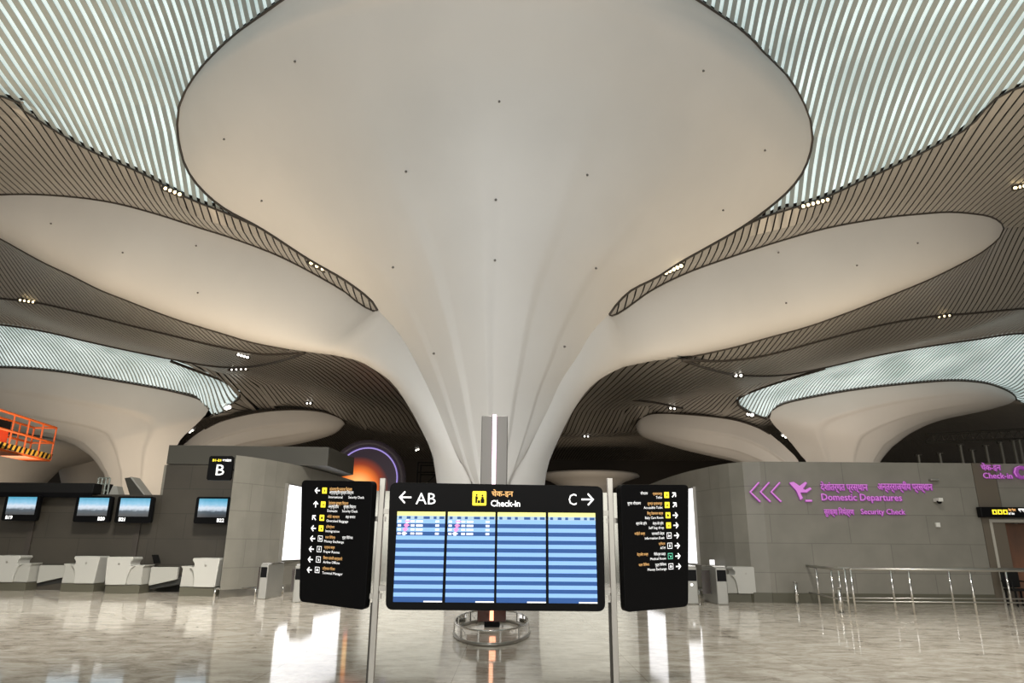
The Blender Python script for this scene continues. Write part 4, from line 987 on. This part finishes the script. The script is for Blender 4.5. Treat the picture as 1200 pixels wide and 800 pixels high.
# ------------------------------------------------------------------ round orange screen behind the left wall
YO = 46
oc = P(430, 561, YO); rk = (P(431, 561, YO) - oc).length
e = empty('round_screen', (oc.x, YO, 0), 'big round glowing orange screen in a dark violet ring behind the left wall', 'screen')
Ro = 45 * rk
def circ(r_, y, n=64): return [Vector((oc.x + r_ * math.cos(2 * math.pi * i / n), y, oc.z + r_ * math.sin(2 * math.pi * i / n))) for i in range(n)]
ringm = mat('violet_grey_ring', (.12, .10, .14), .35)
MB().tube(circ(Ro - .22, YO), .28, 10, closed=True).build('ring_frame', ringm, e, smooth=True)
MB().tube(circ(Ro - .52, YO - .16), .045, 8, closed=True).build('light_line', mat('violet_light', (.3, .25, .5), .4, emit=(.36, .28, .72), estr=.9), e, smooth=True)
om = mat('sunset_screen', (.02, .01, .01), .3); N, L, b = nodes(om)
tc = N.new('ShaderNodeTexCoord'); gm_ = N.new('ShaderNodeVectorMath'); gm_.operation = 'DISTANCE'; gm_.inputs[1].default_value = (.36, .0, .36)
r = ramp(N, [(0.0, (1.0, .68, .28)), (.14, (1.0, .50, .15)), (.27, (.85, .18, .02)), (.38, (.25, .028, .005)), (.50, (.012, .006, .014))])
L.new(tc.outputs['Generated'], gm_.inputs[0]); L.new(gm_.outputs['Value'], r.inputs[0]); L.new(r.outputs[0], b.inputs['Emission Color']); b.inputs['Emission Strength'].default_value = 1.1
f = circ(Ro - .5, YO); MB().add(f + [v + Vector((0, .15, 0)) for v in f], [tuple(range(64)), tuple(range(127, 63, -1))] + [(i, (i + 1) % 64, 64 + (i + 1) % 64, 64 + i) for i in range(64)]).build('screen', om, e)
MB().box((oc.x - 1.2, YO - .2, 0), (oc.x + 1.2, YO + .3, oc.z - Ro + .2)).build('stand', fascia_m, e)

# ------------------------------------------------------------------ black scaffold behind
YK = 40
a = P(489, 560, YK); d_ = P(513, 560, YK); zt = P(500, 541, YK).z
e = empty('scaffold', ((a.x + d_.x) / 2, YK, 0), 'thin black scaffold frame standing behind the column stem', 'scaffold')
for x in (a.x, d_.x):
    for y in (YK, YK + 1.4): MB().cyl((x, y, 0), (x, y, zt), .05, 6).build('upright', black_matte, e)
for z in (zt - .05, zt - .6, zt - 1.8, zt - 3.0):
    for y in (YK, YK + 1.4): MB().cyl((a.x, y, z), (d_.x, y, z), .04, 6).build('ledger', black_matte, e)
MB().cyl((a.x, YK, zt - 1.8), (d_.x, YK, zt - .6), .03, 6).build('brace', black_matte, e)

# ------------------------------------------------------------------ dark roof truss and posts at the far right
YR = 68
e = empty('roof_truss', P(1130, 515, YR), 'dark steel lattice truss in the shadows at the far right', 'truss')
t0, t1, b0, b1 = P(1085, 509, YR), P(1290, 498, YR), P(1085, 518, YR), P(1290, 511, YR)
MB().cyl(t0, t1, .12, 6).build('top_chord', truss_m, e); MB().cyl(b0, b1, .12, 6).build('bottom_chord', truss_m, e)
nn = 18
for k in range(nn):
    p = b0.lerp(b1, k / nn); q = t0.lerp(t1, (k + .5) / nn); r_ = b0.lerp(b1, (k + 1) / nn)
    MB().tube([p, q, r_], .06, 5).build('web', truss_m, e)
for k, (px, py) in enumerate(((1076, 533), (1101, 531), (1125, 521), (1139, 527), (1155, 522), (1172, 518), (1187, 516), (1194, 515), (1212, 514))):
    p = P(px, py, YR - 1)
    o = MB().cyl((p.x, p.y, 0), p, .13, 8).build('facade_mullion', mat('pale_mullion', (.30, .30, .27), .4, .4))
    MB().box((p.x - .3, p.y - .1, p.z - .1), (p.x + .3, p.y + .1, p.z + .08)).build('cross_cap', truss_m, o)
    words = ['first', 'second', 'third', 'fourth', 'fifth', 'sixth', 'seventh', 'eighth', 'ninth'][k]
    tag(o, 'slim grey upright under the dark truss at far right, %s from the left' % words, 'mullion', 'uprights under the far right truss')

# ------------------------------------------------------------------ orange lift basket
o0 = P(0, 526, 26.5); o1 = P(62, 541, 30.5)
e = empty('lift_basket', ((o0.x + o1.x) / 2, 28, 0), 'orange work platform basket with hazard stripes hanging high at the left edge', 'lift')
dy = (o1 - o0); dy.z = 0; dyn = dy.normalized(); side = Vector((-1, 0, 0)); Lb_ = dy.length + 1.5
base = Vector((o0.x, o0.y - 1.4, (o0.z + o1.z) / 2))
def bp(s_, t_, z_): return base + dyn * s_ + side * t_ + Vector((0, 0, z_))
H_ = P(0, 481, 26.5).z - o0.z
mb = MB(); mb.add([bp(0, 0, 0), bp(Lb_, 0, 0), bp(Lb_, 1.0, 0), bp(0, 1.0, 0), bp(0, 0, .08), bp(Lb_, 0, .08), bp(Lb_, 1, .08), bp(0, 1, .08)], [(0, 1, 2, 3), (4, 5, 6, 7), (0, 1, 5, 4), (1, 2, 6, 5), (2, 3, 7, 6), (3, 0, 4, 7)])
plat = mb.build('platform', orange_paint, e)
mb = MB(); ns = 16
for k in range(ns):
    s0 = Lb_ * k / ns; s1 = s0 + Lb_ / ns * .5
    mb.add([bp(s0, -.02, .09), bp(s1, -.02, .09), bp(s1 + .12, -.02, .33), bp(s0 + .12, -.02, .33)], [(0, 1, 2, 3)], 0)
    mb.add([bp(s1, -.02, .09), bp(s0 + Lb_ / ns, -.02, .09), bp(s0 + Lb_ / ns + .12, -.02, .33), bp(s1 + .12, -.02, .33)], [(0, 1, 2, 3)], 1)
mb.build('hazard_board', [hazard, black_matte], plat, fix=False)
for t_ in (0, 1.0):
    for z_ in (H_, H_ * .55): MB().cyl(bp(0, t_, z_), bp(Lb_, t_, z_), .05, 6).build('guard_rail', orange_paint, e)
    for k in range(6): MB().cyl(bp(Lb_ * k / 5, t_, .05), bp(Lb_ * k / 5, t_, H_), .035, 6).build('post', orange_paint, e)
for s_ in (0, Lb_):
    for z_ in (H_, H_ * .55): MB().cyl(bp(s_, 0, z_), bp(s_, 1, z_), .05, 6).build('guard_rail', orange_paint, e)
MB().box(tuple(bp(1.4, .75, .1)), tuple(bp(2.2, .1, H_ * .6)), 0).build('control_box', mat('red_orange_box', (.6, .06, .02), .4), e)
MB().box(tuple(bp(1.0, .8, H_ * .62)), tuple(bp(2.6, .3, H_ * .85)), 0).build('tool_bag', black_matte, e)
MB().tube([bp(Lb_ * .4, .5, -.02), bp(.4, 1.6, -.7), bp(-1.2, 6, -2.6), bp(-1.2, 6.4, -base.z)], .16, 8).build('boom', orange_paint, e)
# folded grey lift parts over the wall
YG = 26.4
e = empty('grey_platform_lift', (P(135, 580, YG).x, YG, 0), 'grey folded platform lift sticking up behind monitors B20 and B21', 'lift')
c0 = P(112, 582, YG); c1 = P(129, 560, YG)
mb = MB()
for k in range(4):
    x = c0.x + (c1.x - c0.x) * k / 3; mb.cyl((x, YG, c0.z - .6), (x, YG, c1.z), .035, 6)
for k in range(4):
    z = c0.z + (c1.z - c0.z) * k / 3; mb.cyl((c0.x, YG, z), (c1.x, YG, z), .03, 6)
mb.build('guard_cage', mat('grey_green_metal', (.26, .29, .26), .4, .3), e)
MB().box((c0.x + .2, YG + .06, c0.z), (c1.x - .12, YG + .5, c1.z - .2)).build('machine_box', black_matte, e)
g0, g1 = P(146, 560, YG), P(169, 580, YG)
MB().prism([(g0.x, g0.z), (g0.x + .2, g0.z + .03), (g1.x, g1.z), (g1.x - .55, g1.z)], (1, 0, 0), (0, 0, 1), (0, YG, 0), (0, .5, 0)).build('tilted_cover', fascia_m, e)
MB().prism([(g0.x + .2, g0.z + .05), (g0.x + .28, g0.z + .05), (g1.x + .06, g1.z), (g1.x, g1.z)], (1, 0, 0), (0, 0, 1), (0, YG - .03, 0), (0, .6, 0)).build('cover_edge', white_soft, e)
MB().prism([(g0.x - .4, g0.z - .3), (g0.x - .25, g0.z - .3), (g0.x - .1, g1.z), (g0.x - .5, g1.z)], (1, 0, 0), (0, 0, 1), (0, YG, 0), (0, .4, 0)).build('support_arm', white_soft, e)
MB().box((c0.x - .1, YG - .0, 0), (g1.x + .1, YG + .8, c0.z - .55)).build('chassis', fascia_m, e)
mb = MB().cyl((g1.x - .2, YG + .2, c0.z - .6), (g1.x - .2, YG + .2, g1.z + .1), .08, 8).cyl((c0.x + .3, YG + .3, c0.z - .6), (c0.x + .3, YG + .3, c0.z + .1), .08, 8); mb.build('mast', steel_soft, e)

# ------------------------------------------------------------------ ceiling spotlights and sprinklers
dg = None
trees = {}
def bvh(objs):
    vs = []; fs = []
    for o_ in objs:
        k = len(vs); vs += [v.co.copy() for v in o_.data.vertices]; fs += [tuple(i + k for i in p.vertices) for p in o_.data.polygons]
    return BVHTree.FromPolygons(vs, fs)
ceil_objs = [o_ for o_ in bpy.data.objects if o_.name.startswith('ceiling') and o_.type == 'MESH']
cb = bvh(ceil_objs)
# mesh data of children is in world coordinates (parent inverse keeps it so)
pb_ = bvh([front_petal, left_petal, right_petal])
def spot_cluster(px, py, dxp, dyp, n, label, m=bulb, size=.11, group=None):
    h = cb.ray_cast(CAM, ray(px, py).normalized())
    Y = (h[0].y if h[0] is not None else 40)
    a = P(px - dxp / 2, py - dyp / 2, Y); b_ = P(px + dxp / 2, py + dyp / 2, Y)
    c = (a + b_) / 2
    e = empty('ceiling_spotlight', c, label, 'spotlight', group)
    dn = Vector((0, 0, -.10))
    MB().tube([a + dn - (b_ - a) * .1, a + dn, b_ + dn, b_ + dn + (b_ - a) * .1], .1, 8, rs=[.03, size * 1.25, size * 1.25, .03]).build('recess_housing', trim_m, e, smooth=True)
    for k in range(n):
        q = a.lerp(b_, (k + .5) / n) + dn + (CAM - c).normalized() * size * 1.0
        MB().lathe([(.01, -size * .7), (size * .6, -size * .5), (size * .8, 0), (size * .6, size * .5), (.01, size * .7)], q, 10).build('lamp', m, e, smooth=True)
G = 'warm spotlight strips along the ceiling seams'
spot_cluster(203, 222, 22, 9, 4, 'warm spotlight strip on the seam below the left skylight', group=G)
spot_cluster(955, 235.5, 34, -9, 6, 'warm spotlight strip on the seam below the right skylight', group=G)
spot_cluster(372, 309, 20, 10, 3, 'warm spotlight strip at the end of the narrow dark strip left of the column', group=G)
spot_cluster(789, 313, 22, -10, 5, 'warm spotlight strip on the narrow dark strip right of the column', group=G)
spot_cluster(32, 351, 20, 3, 4, 'warm spotlight strip on the lower seam at the far left', group=G)
spot_cluster(1194, 217, 14, -3, 3, 'warm spotlight strip cut by the right edge of the picture', group=G)
spot_cluster(1106, 368.5, 18, -2, 3, 'warm spotlight strip on the lower seam at the far right', size=.09, group=G)
spot_cluster(285, 415, 14, 4, 4, 'white lamp cluster under the tip of the left petal, upper one', bulb_white, .10)
spot_cluster(280, 431, 22, -1, 4, 'white lamp cluster on the looped seam left of the column, lower one', bulb_white, .08)
spot_cluster(865, 438, 12, 0, 2, 'white lamp pair on the looped seam right of the column', bulb_white, .12)
spot_cluster(267, 476, 6, -2, 2, 'white lamp pair near the tip of the left skylight ring', bulb_white, .22)
spot_cluster(224, 504, 6, -4, 2, 'white lamp pair beside the stem of the far left column', bulb_white, .22)
spot_cluster(879, 484, 8, 2, 2, 'white lamp pair near the tip of the right skylight ring', bulb_white, .2)
spot_cluster(919, 510, 7, 4, 2, 'white lamp pair beside the stem of the far right column', bulb_white, .2)
spot_cluster(362, 471, 8, 0, 2, 'white lamp pair just above the small left petal', bulb_white, .10)
spot_cluster(788, 477, 9, 1, 2, 'white lamp pair just above the small right petal', bulb_white, .12)
spot_cluster(687, 510, 8, 0, 2, 'dim lamp pair on the dark ceiling right of the column stem', bulb_white, .10)
spot_cluster(489, 526, 5, -2, 2, 'small lamp pair on the dark ceiling left of the column stem', bulb_white, .14)

sp = mat('sprinkler_dark', (.16, .15, .14), .5)
k0 = [(346, 72), (585, 119), (824, 83), (263, 163), (476, 201), (688, 205), (581, 234), (307, 235), (896, 176), (847, 246), (461, 313), (580, 305), (698, 314), (661, 406), (509, 414), (144, 296), (230, 288), (60, 262), (232, 343), (912, 296), (1004, 311), (921, 355), (1075, 285)]
for k, (px, py) in enumerate(k0):
    h = pb_.ray_cast(CAM, ray(px, py).normalized())
    if h[0] is None: continue
    nn_ = h[1] if h[1].dot(CAM - h[0]) > 0 else -h[1]
    side_ = 'centre' if k < 15 else ('left' if px < 400 else 'right')
    lab = 'small dark sprinkler head set in the white %s petal of the big column' % side_
    o = MB().tube([h[0] - nn_ * .02, h[0] + nn_ * .03, h[0] + nn_ * .07], .04, 10, rs=[.042, .042, .02]).build('sprinkler_head', sp)
    tag(o, lab, 'sprinkler', 'sprinkler heads in the %s petal' % side_)

# ------------------------------------------------------------------ setting flags
for o in list(bpy.data.objects):
    if o.type == 'MESH' and o.parent is None and 'category' not in o and 'kind' not in o: o['kind'] = 'structure'
